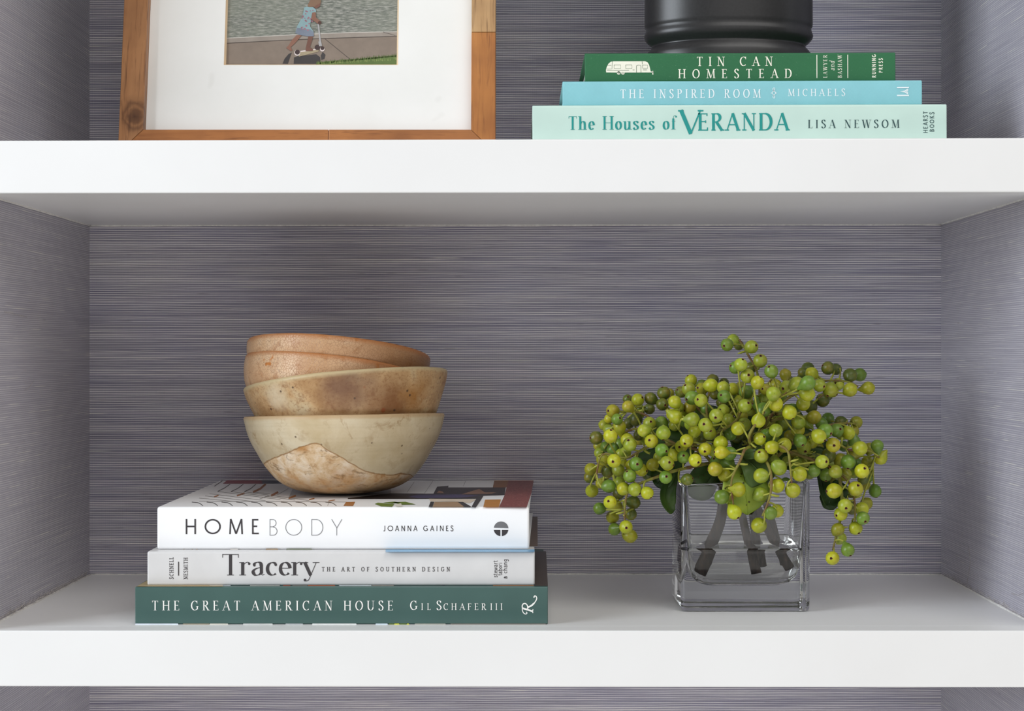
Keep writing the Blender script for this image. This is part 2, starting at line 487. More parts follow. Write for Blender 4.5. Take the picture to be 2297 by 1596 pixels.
# ------------------------------------------------------------------ stroke lettering
XH = 0.62
GL = {
 'A': (.74, [('L', .05, 0, .37, 1, 'n'), ('L', .37, 1, .69, 0, 'k'), ('L', .165, .34, .58, .34, 'n'), ('F', .05, 0), ('F', .69, 0)]),
 'B': (.62, [('L', .12, 0, .12, 1, 'k'), ('L', .12, 1, .3, 1, 'n'), ('E', .3, .765, .2, .235, 90, -90, 'a'), ('L', .12, .53, .32, .53, 'n'), ('E', .32, .265, .24, .265, 90, -90, 'a'), ('L', .12, 0, .32, 0, 'n'), ('H', .12, 0), ('H', .12, 1)]),
 'C': (.72, [('E', .4, .5, .36, .5, 48, 312, 'a'), ('V', .645, .86, .3)]),
 'D': (.76, [('L', .12, 0, .12, 1, 'k'), ('L', .12, 1, .34, 1, 'n'), ('E', .34, .5, .36, .5, 90, -90, 'a'), ('L', .12, 0, .34, 0, 'n'), ('H', .12, 0), ('H', .12, 1)]),
 'E': (.58, [('L', .12, 0, .12, 1, 'k'), ('L', .12, 1, .5, 1, 'n'), ('L', .12, .52, .42, .52, 'n'), ('L', .12, 0, .53, 0, 'n'), ('V', .5, .92, .16), ('V', .53, .09, .18), ('V', .42, .52, .14), ('H', .12, 0), ('H', .12, 1)]),
 'F': (.54, [('L', .12, 0, .12, 1, 'k'), ('L', .12, 1, .5, 1, 'n'), ('L', .12, .52, .42, .52, 'n'), ('V', .5, .92, .16), ('V', .42, .52, .14), ('F', .12, 0), ('H', .12, 1)]),
 'G': (.8, [('E', .4, .5, .36, .5, 48, 318, 'a'), ('L', .67, .1, .67, .44, 'k'), ('F', .67, .44), ('V', .645, .86, .3), ('Q', .5, .44, .68, .44)]),
 'H': (.78, [('L', .12, 0, .12, 1, 'k'), ('L', .66, 0, .66, 1, 'k'), ('L', .12, .51, .66, .51, 'n'), ('F', .12, 0), ('F', .12, 1), ('F', .66, 0), ('F', .66, 1)]),
 'I': (.28, [('L', .14, 0, .14, 1, 'k'), ('F', .14, 0), ('F', .14, 1)]),
 'J': (.4, [('L', .27, 1, .27, .24, 'k'), ('C', [(.27, .26), (.25, .08), (.15, 0), (.02, .05)], 'a')]),
 'K': (.66, [('L', .12, 0, .12, 1, 'k'), ('L', .12, .4, .56, 1, 'n'), ('L', .26, .58, .62, 0, 'k'), ('F', .12, 0), ('F', .12, 1), ('F', .62, 0), ('F', .56, 1)]),
 'L': (.52, [('L', .12, 0, .12, 1, 'k'), ('L', .12, 0, .49, 0, 'n'), ('V', .49, .09, .18), ('H', .12, 0), ('F', .12, 1)]),
 'M': (.92, [('L', .1, 0, .14, 1, 'n'), ('L', .14, 1, .46, .02, 'k'), ('L', .46, .02, .78, 1, 'n'), ('L', .78, 1, .82, 0, 'k'), ('F', .1, 0), ('F', .82, 0), ('H', .12, 1), ('H2', .8, 1)]),
 'N': (.78, [('L', .12, 0, .12, 1, 'n'), ('L', .12, 1, .66, 0, 'k'), ('L', .66, 0, .66, 1, 'n'), ('F', .12, 0), ('H', .1, 1), ('F', .66, 1)]),
 'O': (.8, [('E', .4, .5, .36, .5, 0, 360, 'a')]),
 'P': (.58, [('L', .12, 0, .12, 1, 'k'), ('L', .12, 1, .3, 1, 'n'), ('E', .3, .74, .22, .26, 90, -90, 'a'), ('L', .12, .48, .3, .48, 'n'), ('F', .12, 0), ('H', .12, 1)]),
 'R': (.66, [('L', .12, 0, .12, 1, 'k'), ('L', .12, 1, .3, 1, 'n'), ('E', .3, .75, .21, .25, 90, -90, 'a'), ('L', .12, .5, .3, .5, 'n'), ('L', .29, .5, .6, 0, 'k'), ('F', .12, 0), ('H', .12, 1), ('F', .62, 0)]),
 'S': (.54, [('C', [(.46, .82), (.37, .96), (.25, 1), (.12, .93), (.08, .77), (.16, .62), (.36, .46), (.47, .28), (.42, .09), (.27, 0), (.13, .04), (.05, .18)], 'a'), ('V', .455, .88, .2), ('V', .06, .12, .2)]),
 'T': (.66, [('L', .33, 0, .33, 1, 'k'), ('L', .03, 1, .63, 1, 'n'), ('V', .04, .92, .17), ('V', .62, .92, .17), ('F', .33, 0)]),
 'U': (.76, [('L', .12, 1, .12, .3, 'k'), ('E', .38, .3, .26, .3, 180, 360, 'a'), ('L', .64, .3, .64, 1, 'n'), ('F', .12, 1), ('F', .64, 1)]),
 'V': (.72, [('L', .05, 1, .36, 0, 'k'), ('L', .36, 0, .67, 1, 'n'), ('F', .05, 1), ('F', .67, 1)]),
 'W': (1.02, [('L', .05, 1, .28, 0, 'k'), ('L', .28, 0, .51, 1, 'n'), ('L', .51, 1, .74, 0, 'k'), ('L', .74, 0, .97, 1, 'n'), ('F', .05, 1), ('F', .51, 1), ('F', .97, 1)]),
 'Y': (.7, [('L', .05, 1, .35, .46, 'k'), ('L', .35, .46, .65, 1, 'n'), ('L', .35, .48, .35, 0, 'k'), ('F', .05, 1), ('F', .65, 1), ('F', .35, 0)]),
 'a': (.5, [('L', .37, .46, .37, .08, 'k'), ('C', [(.37, .1), (.4, .015), (.48, .05)], 'n'), ('C', [(.37, .37), (.2, .33), (.08, .22), (.08, .1), (.16, .01), (.28, .03), (.37, .13)], 'a'), ('C', [(.09, .48), (.14, .58), (.25, .62), (.34, .57), (.37, .44)], 'a'), ('D', .11, .48)]),
 'b': (.54, [('L', .1, 1.0, .1, 0, 'k'), ('E', .29, .31, .19, .31, 0, 360, 'a'), ('H', .1, 1.0)]),
 'c': (.46, [('E', .26, .31, .2, .31, 50, 310, 'a'), ('D', .38, .5)]),
 'd': (.54, [('L', .42, 1.0, .42, 0, 'k'), ('E', .24, .31, .18, .31, 0, 360, 'a'), ('H', .42, 1.0), ('H2', .44, 0)]),
 'e': (.48, [('L', .07, .34, .43, .34, 'n'), ('E', .25, .31, .19, .31, 5, 318, 'a')]),
 'f': (.34, [('L', .15, 0, .15, .82, 'k'), ('C', [(.15, .8), (.18, .97), (.28, 1.04), (.38, .98)], 'n'), ('L', .03, .62, .31, .62, 'n'), ('F', .15, 0), ('D', .36, .95)]),
 'g': (.5, [('E', .24, .34, .17, .28, 0, 360, 'a'), ('L', .41, .62, .41, -.1, 'k'), ('C', [(.41, -.1), (.36, -.26), (.2, -.3), (.07, -.22)], 'a')]),
 'h': (.56, [('L', .1, 0, .1, 1.0, 'k'), ('C', [(.1, .42), (.19, .57), (.31, .62), (.41, .54), (.44, .38)], 'a'), ('L', .44, .42, .44, 0, 'k'), ('F', .1, 0), ('F', .44, 0), ('H', .1, 1.0)]),
 'i': (.22, [('L', .11, 0, .11, .62, 'k'), ('D2', .11, .85), ('F', .11, 0)]),
 'n': (.56, [('L', .1, 0, .1, .62, 'k'), ('C', [(.1, .42), (.19, .57), (.31, .62), (.41, .54), (.44, .38)], 'a'), ('L', .44, .42, .44, 0, 'k'), ('F', .1, 0), ('F', .44, 0), ('H', .1, .62)]),
 'o': (.5, [('E', .25, .31, .2, .31, 0, 360, 'a')]),
 'r': (.4, [('L', .1, 0, .1, .62, 'k'), ('C', [(.1, .38), (.17, .55), (.27, .62), (.36, .58)], 'n'), ('D', .34, .55), ('F', .1, 0), ('H', .1, .62)]),
 's': (.42, [('C', [(.36, .5), (.3, .59), (.2, .62), (.1, .57), (.08, .47), (.15, .38), (.28, .29), (.36, .18), (.32, .05), (.2, 0), (.1, .03), (.04, .13)], 'a'), ('V', .355, .53, .13), ('V', .05, .1, .13)]),
 't': (.34, [('L', .15, .84, .15, .1, 'k'), ('C', [(.15, .12), (.19, .01), (.31, .04)], 'n'), ('L', .03, .62, .3, .62, 'n')]),
 'u': (.56, [('L', .1, .62, .1, .16, 'k'), ('C', [(.1, .2), (.13, .05), (.22, 0), (.33, .05), (.43, .2)], 'a'), ('L', .43, .62, .43, 0, 'k'), ('H', .1, .62), ('H', .43, .62), ('H2', .45, 0)]),
 'w': (.72, [('L', .04, .62, .2, 0, 'k'), ('L', .2, 0, .36, .62, 'n'), ('L', .36, .62, .52, 0, 'k'), ('L', .52, 0, .68, .62, 'n')]),
 'y': (.52, [('L', .05, .62, .27, .0, 'k'), ('C', [(.48, .62), (.36, .26), (.26, -.04), (.19, -.22), (.09, -.26), (.04, -.2)], 'n'), ('D', .06, -.22), ('F', .05, .62), ('F', .47, .62)]),
 '&': (.6, [('C', [(.52, .5), (.4, .2), (.2, 0), (.08, .08), (.1, .28), (.28, .44), (.36, .58), (.24, .66), (.16, .54), (.28, .3), (.5, .02)], 'a')]),
}


class LP(list):
    lv = 0


LVC = [0]


def lp(pts, new=True):
    if new: LVC[0] += 1
    q = LP(pts)
    q.lv = LVC[0] % 11
    return q


def stroke(pts, wf, polys):
    LVC[0] += 1
    n = len(pts)
    L, R = [], []
    for k in range(n):
        a = pts[max(k - 1, 0)]
        b = pts[min(k + 1, n - 1)]
        dx, dy = b[0] - a[0], b[1] - a[1]
        l = math.hypot(dx, dy) or 1e-6
        w = wf(dx / l, dy / l) / 2
        nx, ny = -dy / l * w, dx / l * w
        L.append((pts[k][0] + nx, pts[k][1] + ny))
        R.append((pts[k][0] - nx, pts[k][1] - ny))
    for k in range(n - 1):
        polys.append(lp([R[k], R[k + 1], L[k + 1], L[k]], False))


def disc(cx, cy, r, n=14):
    return lp([(cx + r * math.cos(2 * math.pi * k / n), cy + r * math.sin(2 * math.pi * k / n)) for k in range(n)])


WIDE = {'O': 1.3, 'D': 1.12, 'G': 1.15, 'C': 1.15, 'E': 0.9, 'B': 0.95, 'M': 1.05, 'S': 0.95}


def glyph(ch, fnt, sx=1.0):
    th, tn, sf, ball = fnt[:4]
    if len(fnt) > 4: sx *= WIDE.get(ch, 1.0)
    st = tn if sf else 0
    adv, els = GL[ch]
    polys = []
    wk = {'k': lambda x, y: th, 'n': lambda x, y: tn,
          'a': lambda x, y: tn + (th * 1.06 - tn) * abs(x * math.sin(-0.16) + y * math.cos(0.16)) ** 1.25}
    for e in els:
        k = e[0]
        if k == 'L':
            x0, y0, x1, y1 = e[1] * sx, e[2], e[3] * sx, e[4]
            h = tn / 2
            if y0 == y1 and abs(x0 - x1) > 0.01:     # keep bars inside the letter height
                if y0 == 0: y0 = y1 = h
                elif y0 == 1: y0 = y1 = 1 - h
            stroke([(x0, y0), (x1, y1)], wk[e[5]], polys)
        elif k == 'E':
            cx, cy, rx, ry, a0, a1, w = e[1:]
            cx, rx = cx * sx, rx * sx
            rx, ry = rx - (th if w == 'a' else tn) * 0.12, ry - tn * 0.5
            n = max(8, int(abs(a1 - a0) / 9))
            stroke([(cx + rx * math.cos(math.radians(a0 + (a1 - a0) * j / n)),
                     cy + ry * math.sin(math.radians(a0 + (a1 - a0) * j / n))) for j in range(n + 1)], wk[w], polys)
        elif k == 'C':
            p = catmull([(x * sx, y, 0) for x, y in e[1]], 7)
            stroke([(q.x, q.y) for q in p], wk[e[2]], polys)
        elif k in ('F', 'H', 'H2') and sf:
            x, y = e[1] * sx, e[2]
            l = sf if k != 'H2' else 0
            r = sf if k != 'H' else 0
            y0 = y if y < 0.05 else y - st
            polys.append(lp([(x - th / 2 - l, y0), (x + th / 2 + r, y0), (x + th / 2 + r, y0 + st), (x - th / 2 - l, y0 + st)]))
        elif k == 'Q' and not sf:
            stroke([(e[1] * sx, e[2]), (e[3] * sx, e[4])], wk['n'], polys)
        elif k == 'V' and sf:
            x, y, l = e[1:]
            x *= sx
            polys.append(lp([(x - tn * .5, y - l / 2), (x + tn * .5, y - l / 2), (x + tn * .5, y + l / 2), (x - tn * .5, y + l / 2)]))
        elif k == 'D' and ball:
            polys.append(disc(e[1] * sx, e[2], ball))
        elif k == 'D2':
            polys.append(disc(e[1] * sx, e[2], th * .62))
    return adv * sx, polys


# font = (thick, thin, serif length, ball radius)
ROMAN = (.135, .05, .085, 0)
BOOK = (.125, .042, .075, 0)
DIDONE = (.15, .03, .085, .062)
DIDCAP = (.14, .03, .08, 0)
SLAB = (.13, .1, .09, 0)
SANS = (.125, .12, 0, 0)
SANSB = (.165, .15, 0, 0)
HAIR = (.034, .034, 0, 0, 1)
GEOM = (.105, .1, 0, 0, 1)
GSMALL = (.12, .115, 0, 0, 1)
FLARE = (.16, .062, .04, 0)


def layout(text, fnt, width=None, sx=1.0, shear=0.0):
    """text as polygons with cap height 1; the tracking is solved for the given width"""
    items, x = [], 0.0
    for ch in text:
        if ch == ' ':
            items.append((.34 * sx, []))
        else:
            items.append(glyph(ch, fnt, sx))
    tot = sum(a for a, _ in items)
    trk = 0 if width is None else (width - tot) / max(1, len(items) - 1)
    out = []
    for a, p in items:
        for q in p:
            q2 = LP([(u + x + shear * v, v) for u, v in q])
            q2.lv = q.lv
            out.append(q2)
        x += a + trk
    return out


def polys_obj(name, polys, mapf, mat, parent, lift=Vector((0, -1e-5, 0))):
    v, f = [], []
    for q in polys:
        n = len(v)
        v += [mapf(u, w) + lift * getattr(q, 'lv', 0) for u, w in q]
        f.append(tuple(range(n, n + len(q))))
    return mk(name, v, f, mat, parent)


def lettering(name, text, x0, x1, ytop, ybase, y, mat, parent, fnt, sx=1.0, vertical=False, shear=0.0):
    """pixel box on the spine plane at depth y; vertical text reads upwards (x = cap top .. baseline)"""
    if not vertical:
        H = ybase - ytop
        P = layout(text, fnt, (x1 - x0) / H, sx, shear)
        return polys_obj(name, P, lambda u, w: at(x0 + u * H, ybase - w * H, y), mat, parent)
    H = x1 - x0
    P = layout(text, fnt, (ybase - ytop) / H, sx, shear)
    return polys_obj(name, P, lambda u, w: at(x1 - w * H, ybase - u * H, y), mat, parent)


def poly_px(name, polys, y, mat, parent):
    return polys_obj(name, polys, lambda u, w: at(u, w, y), mat, parent)


def strip_px(pts, w):
    out = []
    stroke(pts, lambda a, b: w, out)
    return out


# ------------------------------------------------------------------ books
PAGES = M('book_pages', 0.8, 0.2)
_p = PAGES.noise(PAGES.map(PAGES.coord(), (4, 4, 2600)), 1.0, 2)
PAGES.col(PAGES.ramp(_p, [(0.35, rgb(206, 200, 190)), (0.65, rgb(238, 234, 226))]))
PAGES = PAGES.m


def jacket_mat(name, c, rough=0.35, weave=0.0, spec=0.5, grain=0.05):
    m = M(name, rough, spec)
    n = m.noise(m.coord(), 30, 4)
    lo = tuple(x * (1 - grain) for x in c[:3]) + (1,)
    hi = tuple(min(1, x * (1 + grain)) for x in c[:3]) + (1,)
    base = m.ramp(n, [(0.3, lo), (0.7, hi)])
    if weave:
        o = m.sep(m.coord())
        f = 2 * math.pi / 0.00095
        wv = m.math('MULTIPLY', m.math('SINE', m.math('MULTIPLY', o[0], f)), m.math('SINE', m.math('MULTIPLY', m.math('ADD', o[2], o[1]), f)))
        sp = m.noise(m.map(m.coord(), (900, 900, 900)), 1.0, 2)
        base = m.mix(m.rng(wv, -1, 1, 0, weave), base, tuple(min(1, x * 1.9 + 0.01) for x in c[:3]) + (1,))
        base = m.mix(m.rng(sp, 0.66, 0.74, 0, weave), base, rgb(150, 190, 150))
        m.bump(wv, 0.25, 0.0002)
    m.col(base)
    return m.m


def book(name, label, y0, px0, px1, pyt, pyb, depth, mat, zbot=None, board=0.0028, rr=0.0022, flare=0.0, insets=(0.003, 0.003), bulge=0.0, end_r=0.0006):
    p0, p1 = at(px0, pyt, y0), at(px1, pyb, y0)
    x0, x1 = p0.x, p1.x
    zt, zb = p0.z, (p1.z if zbot is None else zbot)
    root = empty(name, ((x0 + x1) / 2, y0, zb), label, 'book')
    y1 = y0 + depth
    # outer U profile (spine towards the camera) then inner U
    out = [(y1, zt)]
    for k in range(5):
        a = math.radians(90 + 22.5 * k)
        out.append((y0 + bulge + rr + rr * math.cos(a), zt - rr + rr * math.sin(a)))
    if bulge:
        for k in (0.25, 0.5, 0.75):
            out.append((y0 + bulge * (1 - math.sin(math.pi * k)), zt - (zt - zb) * k))
    for k in range(5):
        a = math.radians(180 + 22.5 * k)
        out.append((y0 + bulge + rr + rr * math.cos(a), zb + rr + rr * math.sin(a)))
    out.append((y1, zb))
    b = board
    prof = out + [(y1, zb + b), (y0 + b + bulge, zb + b), (y0 + b + bulge, zt - b), (y1, zt - b)]
    n = len(prof)
    v = []
    for s, x in ((-1, x0), (1, x1)):
        for (yy, zz) in prof:
            fl = flare * max(0, (yy - y0) / depth) if s > 0 else 0
            v.append((x + fl, yy, zz))
    f = [(k, (k + 1) % n, n + (k + 1) % n, n + k) for k in range(n)]
    # end caps as quads between outer and inner walls
    bmf = [tuple(range(n - 1, -1, -1)), tuple(range(n, 2 * n))]
    o = mk('jacket', v, f + bmf, mat, root)
    bm = bmesh.new()
    bm.from_mesh(o.data)
    bm.verts.ensure_lookup_table()
    if end_r:                     # jacket ends are folded round, not cut square
        no = len(out)
        es = []
        for base in (0, n):
            for k in range(no - 1):
                e_ = bm.edges.get((bm.verts[base + k], bm.verts[base + k + 1]))
                if e_: es.append(e_)
        bmesh.ops.bevel(bm, geom=es, offset=end_r, segments=3, affect='EDGES', profile=0.5, clamp_overlap=True)
    bmesh.ops.triangulate(bm, faces=[q for q in bm.faces if len(q.verts) > 4])
    bmesh.ops.recalc_face_normals(bm, faces=bm.faces[:])
    bm.to_mesh(o.data)
    bm.free()
    box('page_block', x0 + insets[0], x1 - insets[0], y0 + b + bulge + 0.0004, y1 - insets[1], zb + b + 0.0001, zt - b - 0.0001, PAGES, root)
    return root, zt


INK_W = plain('white_ink', rgb(244, 243, 238), 0.5, 0.4, 0.03)
INK_K = plain('charcoal_ink', rgb(62, 58, 60), 0.5, 0.4, 0.05)
INK_G = plain('grey_ink', rgb(112, 112, 114), 0.5, 0.4, 0.05)
INK_T = plain('teal_ink', rgb(32, 148, 142), 0.45, 0.4, 0.05)
INK_DT = plain('dark_teal_ink', rgb(52, 82, 84), 0.5, 0.4, 0.05)
EPS = 0.00015
TITLE, AUTHOR, PUBL = 'title_lettering', 'author_lettering', 'publisher_mark'

# --- lower stack
GREEN = jacket_mat('dark_green_jacket', rgb(68, 97, 92), 0.34)
yG = 0.0275
ga, zGA = book('hardback_book', 'dark green hardback THE GREAT AMERICAN HOUSE at the bottom of the lower left stack', yG, 303, 1229, 1317.5, 1402, 0.235, GREEN, zbot=0.0004, rr=0.0008)
e = yG - EPS
lettering(TITLE, 'THE GREAT AMERICAN HOUSE', 341, 882, 1348.5, 1370, e, INK_W, ga, BOOK, 0.98)
lettering(AUTHOR, 'G', 920, 942, 1348.5, 1369, e, INK_W, ga, BOOK)
lettering(AUTHOR, 'IL', 945, 966, 1354.5, 1369, e, INK_W, ga, BOOK)
lettering(AUTHOR, 'S', 979, 991, 1348.5, 1369, e, INK_W, ga, BOOK, 1.05)
lettering(AUTHOR, 'CHAFER', 995, 1090, 1354.5, 1369, e, INK_W, ga, BOOK)
lettering(AUTHOR, 'III', 1100, 1127, 1354.5, 1369, e, INK_W, ga, BOOK)
P = []
for pts, w in (([(1171.5, 1365), (1194.5, 1372)], 3.9), ([(1195.6, 1367.6), (1194.9, 1372), (1195.4, 1376.2)], 1.9),
               ([(1171.9, 1366), (1171.5, 1359.6), (1173.7, 1355.7), (1177.4, 1354.6), (1181.1, 1356.6), (1183.5, 1361), (1183.5, 1367)], 2.5),
               ([(1171.9, 1364.5), (1171.9, 1370.6), (1174.6, 1375.9), (1178.5, 1378.3), (1181.6, 1377.2), (1181.8, 1375), (1179.8, 1373.5)], 2.0),
               ([(1183.5, 1363.4), (1191.7, 1359.6), (1198.2, 1354)], 3.8),
               ([(1196, 1356), (1198.6, 1353.6), (1202.6, 1347.4), (1204, 1342.5), (1202.2, 1338.6), (1199.6, 1337.7), (1197.8, 1339.9), (1198.2, 1341.9)], 2.3)):
    q = catmull([(a, b, 0) for a, b in pts], 6) if len(pts) > 2 else [Vector((a, b, 0)) for a, b in pts]
    P += strip_px([(a.x, a.y) for a in q], w)
poly_px(PUBL, P, e, INK_W, ga)

LGREY = jacket_mat('pale_grey_jacket', rgb(213, 212, 212), 0.36)
yT = 0.0345
tr, zTR = book('hardback_book', 'pale grey hardback titled Tracery between the white and the green book', yT, 330, 1199.5, 1238, 1315, 0.262, LGREY, zbot=zGA + 0.0001, rr=0.0018, end_r=0.0012)
e = yT - EPS
lettering(TITLE, 'Tracery', 497, 712, 1244, 1291.5, e, INK_K, tr, DIDONE, 1.28)
lettering('subtitle_lettering', 'THE ART OF SOUTHERN DESIGN', 722, 1009, 1272.8, 1282.6, e, INK_K, tr, SLAB, 0.9)
lettering(AUTHOR, 'SCHNELL', 380, 389, 1251, 1300, e, INK_K, tr, SLAB, 0.9, True)
poly_px('divider_rule', strip_px([(400.5, 1261), (400.5, 1292)], 2.2), e, INK_K, tr)
lettering(AUTHOR, 'NESMITH', 412, 421, 1252, 1300, e, INK_K, tr, SLAB, 0.9, True)
for t, xb, ya, yb_ in (('stewart', 1115.6, 1258, 1296), ('tabori', 1126, 1263, 1292), ('& chang', 1137.5, 1255.5, 1299)):
    lettering(PUBL, t, xb - 10.4, xb, ya, yb_, e, INK_K, tr, (.1, .09, 0, 0), 1.0, True)

HBW = jacket_mat('white_jacket', rgb(246, 246, 247), 0.33, grain=0.01)
yH = 0.0460
hb, zHB = book('hardback_book', 'thick white hardback HOMEBODY directly under the stacked bowls', yH, 352, 1187, 1138, 1235.5, 0.2535, HBW, zbot=zTR + 0.0001, rr=0.0026, flare=0.0045, board=0.003, end_r=0.0016)
e = yH - EPS
lettering(TITLE, 'HOME', 414, 582, 1165, 1199, e, INK_K, hb, GEOM, 1.06)
lettering(TITLE, 'BODY', 601, 769, 1165.5, 1202, e, INK_G, hb, HAIR, 1.06)
lettering(AUTHOR, 'JOANNA GAINES', 860, 1017, 1180, 1192, e, INK_K, hb, GSMALL, 1.0)
cx, cy, r = 1124, 1187, 16.5
half = [(cx + r * math.cos(math.radians(a)), cy - r * math.sin(math.radians(a))) for a in range(4, 177, 8)]
poly_px(PUBL, [half], e, INK_G, hb)
ql = [(cx - 1.6, cy + 2.6)] + [(cx + r * math.cos(math.radians(a)), cy - r * math.sin(math.radians(a))) for a in range(264, 188, -6)] + [(cx - r * .99, cy + 2.6)]
qr = [(2 * cx - a, b) for a, b in ql]
poly_px(PUBL, [ql, qr], e, INK_K, hb)

# printed cover picture of the white book (flat print lying on the cover)
INKS = {}


def ink(r, g, b, rough=0.34):
    k = (r, g, b)
    if k not in INKS:
        INKS[k] = plain('print_ink_%d' % len(INKS), rgb(r, g, b), rough, 0.5, 0.10, 90)
    return INKS[k]


SPECK = M('print_carpet', 0.36)
_n = SPECK.noise(SPECK.map(SPECK.coord(), (900, 500, 900)), 1.0, 3, 0.7)
SPECK.col(SPECK.ramp(_n, [(0.35, rgb(92, 40, 40)), (0.5, rgb(132, 62, 58)), (0.64, rgb(150, 90, 80)), (0.7, rgb(206, 180, 165))]))
SPECK = SPECK.m
layer = [0]


def cover(parent, z, polys, mat, name='cover_print', s=6.045, o=(480, 1060)):
    layer[0] += 1
    zz = z + 0.00006 + 0.00001 * layer[0]
    return polys_obj(name, polys, lambda u, w: on_z(o[0] + u / s, o[1] + w / s, zz), mat, parent, Vector((0, 0, 1e-6)))


a6, a7 = (480, 1060), (830, 1060)
cover(hb, zHB, [[(120, 155), (180, 108), (645, 112), (655, 155)]], ink(150, 66, 76), o=a6)
cover(hb, zHB, [[(655, 155), (645, 112), (1100, 110), (1100, 152)]], ink(86, 88, 100), o=a6)
cover(hb, zHB, [[(1100, 150), (1400, 110), (2400, 108), (2400, 300), (1500, 330), (1000, 370)]], ink(190, 190, 192), o=a6)
dk = []
for p in ([(5, 190), (70, 145), (130, 105)], [(50, 260), (140, 215), (220, 160)], [(230, 262), (320, 220), (400, 160)], [(410, 265), (500, 220), (570, 160)]):
    dk += strip_px(p, 9)
for x in range(-150, 1701, 201):
    dk += strip_px([(x - 150, 404), (x - 70, 412), (x - 30, 430), (x, 455)], 8)
cover(hb, zHB, dk, ink(66, 60, 58), o=a6)
orr = []
for p, w in (([(530, 270), (630, 222), (700, 160)], 26), ([(310, 320), (415, 282)], 18), ([(775, 318), (870, 268)], 26), ([(1015, 354), (1110, 316)], 24), ([(0, 335), (62, 312)], 16), ([(1290, 372), (1360, 355)], 14), ([(1550, 390), (1640, 376)], 10)):
    orr += strip_px(p, w)
orr.append([(1755, 456), (1790, 404), (1915, 400), (1885, 458)])
cover(hb, zHB, orr, ink(172, 110, 58), o=a6)
th = []
for a, b in (((60, 262), (900, 372)), ((230, 262), (1100, 378)), ((410, 265), (1290, 385)), ((540, 270), (760, 292)), ((-60, 290), (700, 386)), ((-120, 320), (500, 392)), ((-200, 350), (300, 398)), ((620, 362), (740, 318)), ((860, 305), (1010, 220)), ((-200, 392), (1850, 404)), ((1540, 455), (1562, 405))):
    th += strip_px([a, b], 4)
cover(hb, zHB, th, ink(120, 112, 106), o=a6)
pl = []
for a, b in (((500, 275), (600, 130)), ((740, 285), (860, 108)), ((1265, 190), (1305, 100))):
    pl += strip_px([a, b], 4)
cover(hb, zHB, pl, ink(130, 128, 128), o=a7)
cover(hb, zHB, [[(-300, 350), (280, 285), (860, 290), (910, 196), (1065, 182), (1060, 206), (1840, 206), (1825, 310), (1500, 320), (1450, 360), (-300, 362)]], ink(44, 36, 36), o=a7)
cover(hb, zHB, [[(520, 330), (640, 305), (1240, 300), (1500, 318), (1240, 345), (640, 350)]], ink(70, 64, 100), o=a7)
cover(hb, zHB, [[(1240, 300), (1480, 225), (1560, 275), (1720, 270), (1650, 290)], [(1000, 285), (905, 280), (935, 250), (985, 262)]], ink(150, 110, 84), o=a7)
cover(hb, zHB, [[(1690, 96), (1882, 92), (1862, 206), (1665, 206)]], ink(142, 90, 36), o=a7)
cover(hb, zHB, [[(1882, 92), (2222, 86), (2190, 280), (2125, 472), (1750, 470), (1822, 318)]], SPECK, o=a7)
cover(hb, zHB, [[(1560, 372), (1775, 368), (1748, 470), (1536, 470)]], ink(190, 126, 48), o=a7)
cover(hb, zHB, [[(800, 360), (1450, 366), (1350, 420), (1200, 400), (820, 396)]], ink(222, 206, 186), o=a7)
cover(hb, zHB, [[(875, 402), (1190, 402), (1275, 468), (850, 468)]], ink(168, 136, 104), o=a7)
cover(hb, zHB, [[(1480, 306), (1545, 306), (1500, 380), (1440, 470), (1376, 470), (1420, 390)], [(1190, 402), (1260, 402), (1375, 468), (1275, 468)], [(820, 400), (870, 402), (848, 468), (795, 468)]], ink(52, 48, 48), o=a7)
gp = [[(65, 430), (105, 412), (330, 432), (300, 466), (150, 462)], [(300, 405), (480, 400), (620, 436), (420, 440)], [(180, 410), (330, 398), (420, 410), (300, 425)]]
cover(hb, zHB, gp, ink(104, 128, 50), o=a7)
cover(hb, zHB, [[(340, 440), (420, 420), (440, 466), (350, 466)]], ink(226, 222, 210), o=a7)
# printed edges of the two lower jackets
cover(tr, zTR, strip_px([(865, 1236), (1199, 1236)], 5.5), ink(112, 164, 200), s=1, o=(0, 0))
cover(tr, zTR, [[(1186, 1226), (1206, 1226), (1206, 1160), (1192, 1160)]], ink(84, 66, 54), s=1, o=(0, 0))
cover(ga, zGA, [[(1199, 1315), (1229, 1315), (1225, 1238), (1201, 1238)]], ink(70, 58, 50), s=1, o=(0, 0))
cover(ga, zGA, [[(306, 1316.5), (500, 1316.5), (500, 1308), (330, 1303)]], ink(168, 150, 110), s=1, o=(0, 0))


def edge_bits(parent, y, py0, py1, bits, name='edge_print'):
    for x0, x1, c in bits:
        poly_px(name, [[(x0, py1), (x1, py1), (x1 - 1, py0), (x0 + 1, py0)]], y, ink(*c), parent)


edge_bits(tr, yT - EPS, 1313.2, 1315.6, [(410, 470, (168, 140, 108)), (470, 518, (196, 196, 200)), (560, 628, (170, 166, 160)), (634, 652, (150, 66, 40)), (655, 690, (120, 110, 104)), (690, 752, (176, 84, 44)), (760, 834, (208, 210, 214)), (834, 884, (148, 136, 128)), (990, 998, (50, 46, 56)), (1105, 1198, (158, 98, 54))])
edge_bits(ga, yG - EPS, 1399.6, 1402, [(303, 400, (214, 222, 232)), (410, 470, (150, 140, 120)), (470, 512, (206, 202, 190)), (545, 612, (196, 198, 196)), (640, 680, (170, 174, 176)), (700, 800, (222, 224, 222)), (842, 870, (206, 220, 230)), (872, 884, (96, 116, 40)), (884, 896, (196, 196, 50)), (896, 912, (96, 116, 40)), (912, 918, (196, 196, 50)), (930, 1000, (160, 160, 150)), (1010, 1225, (120, 116, 108))])
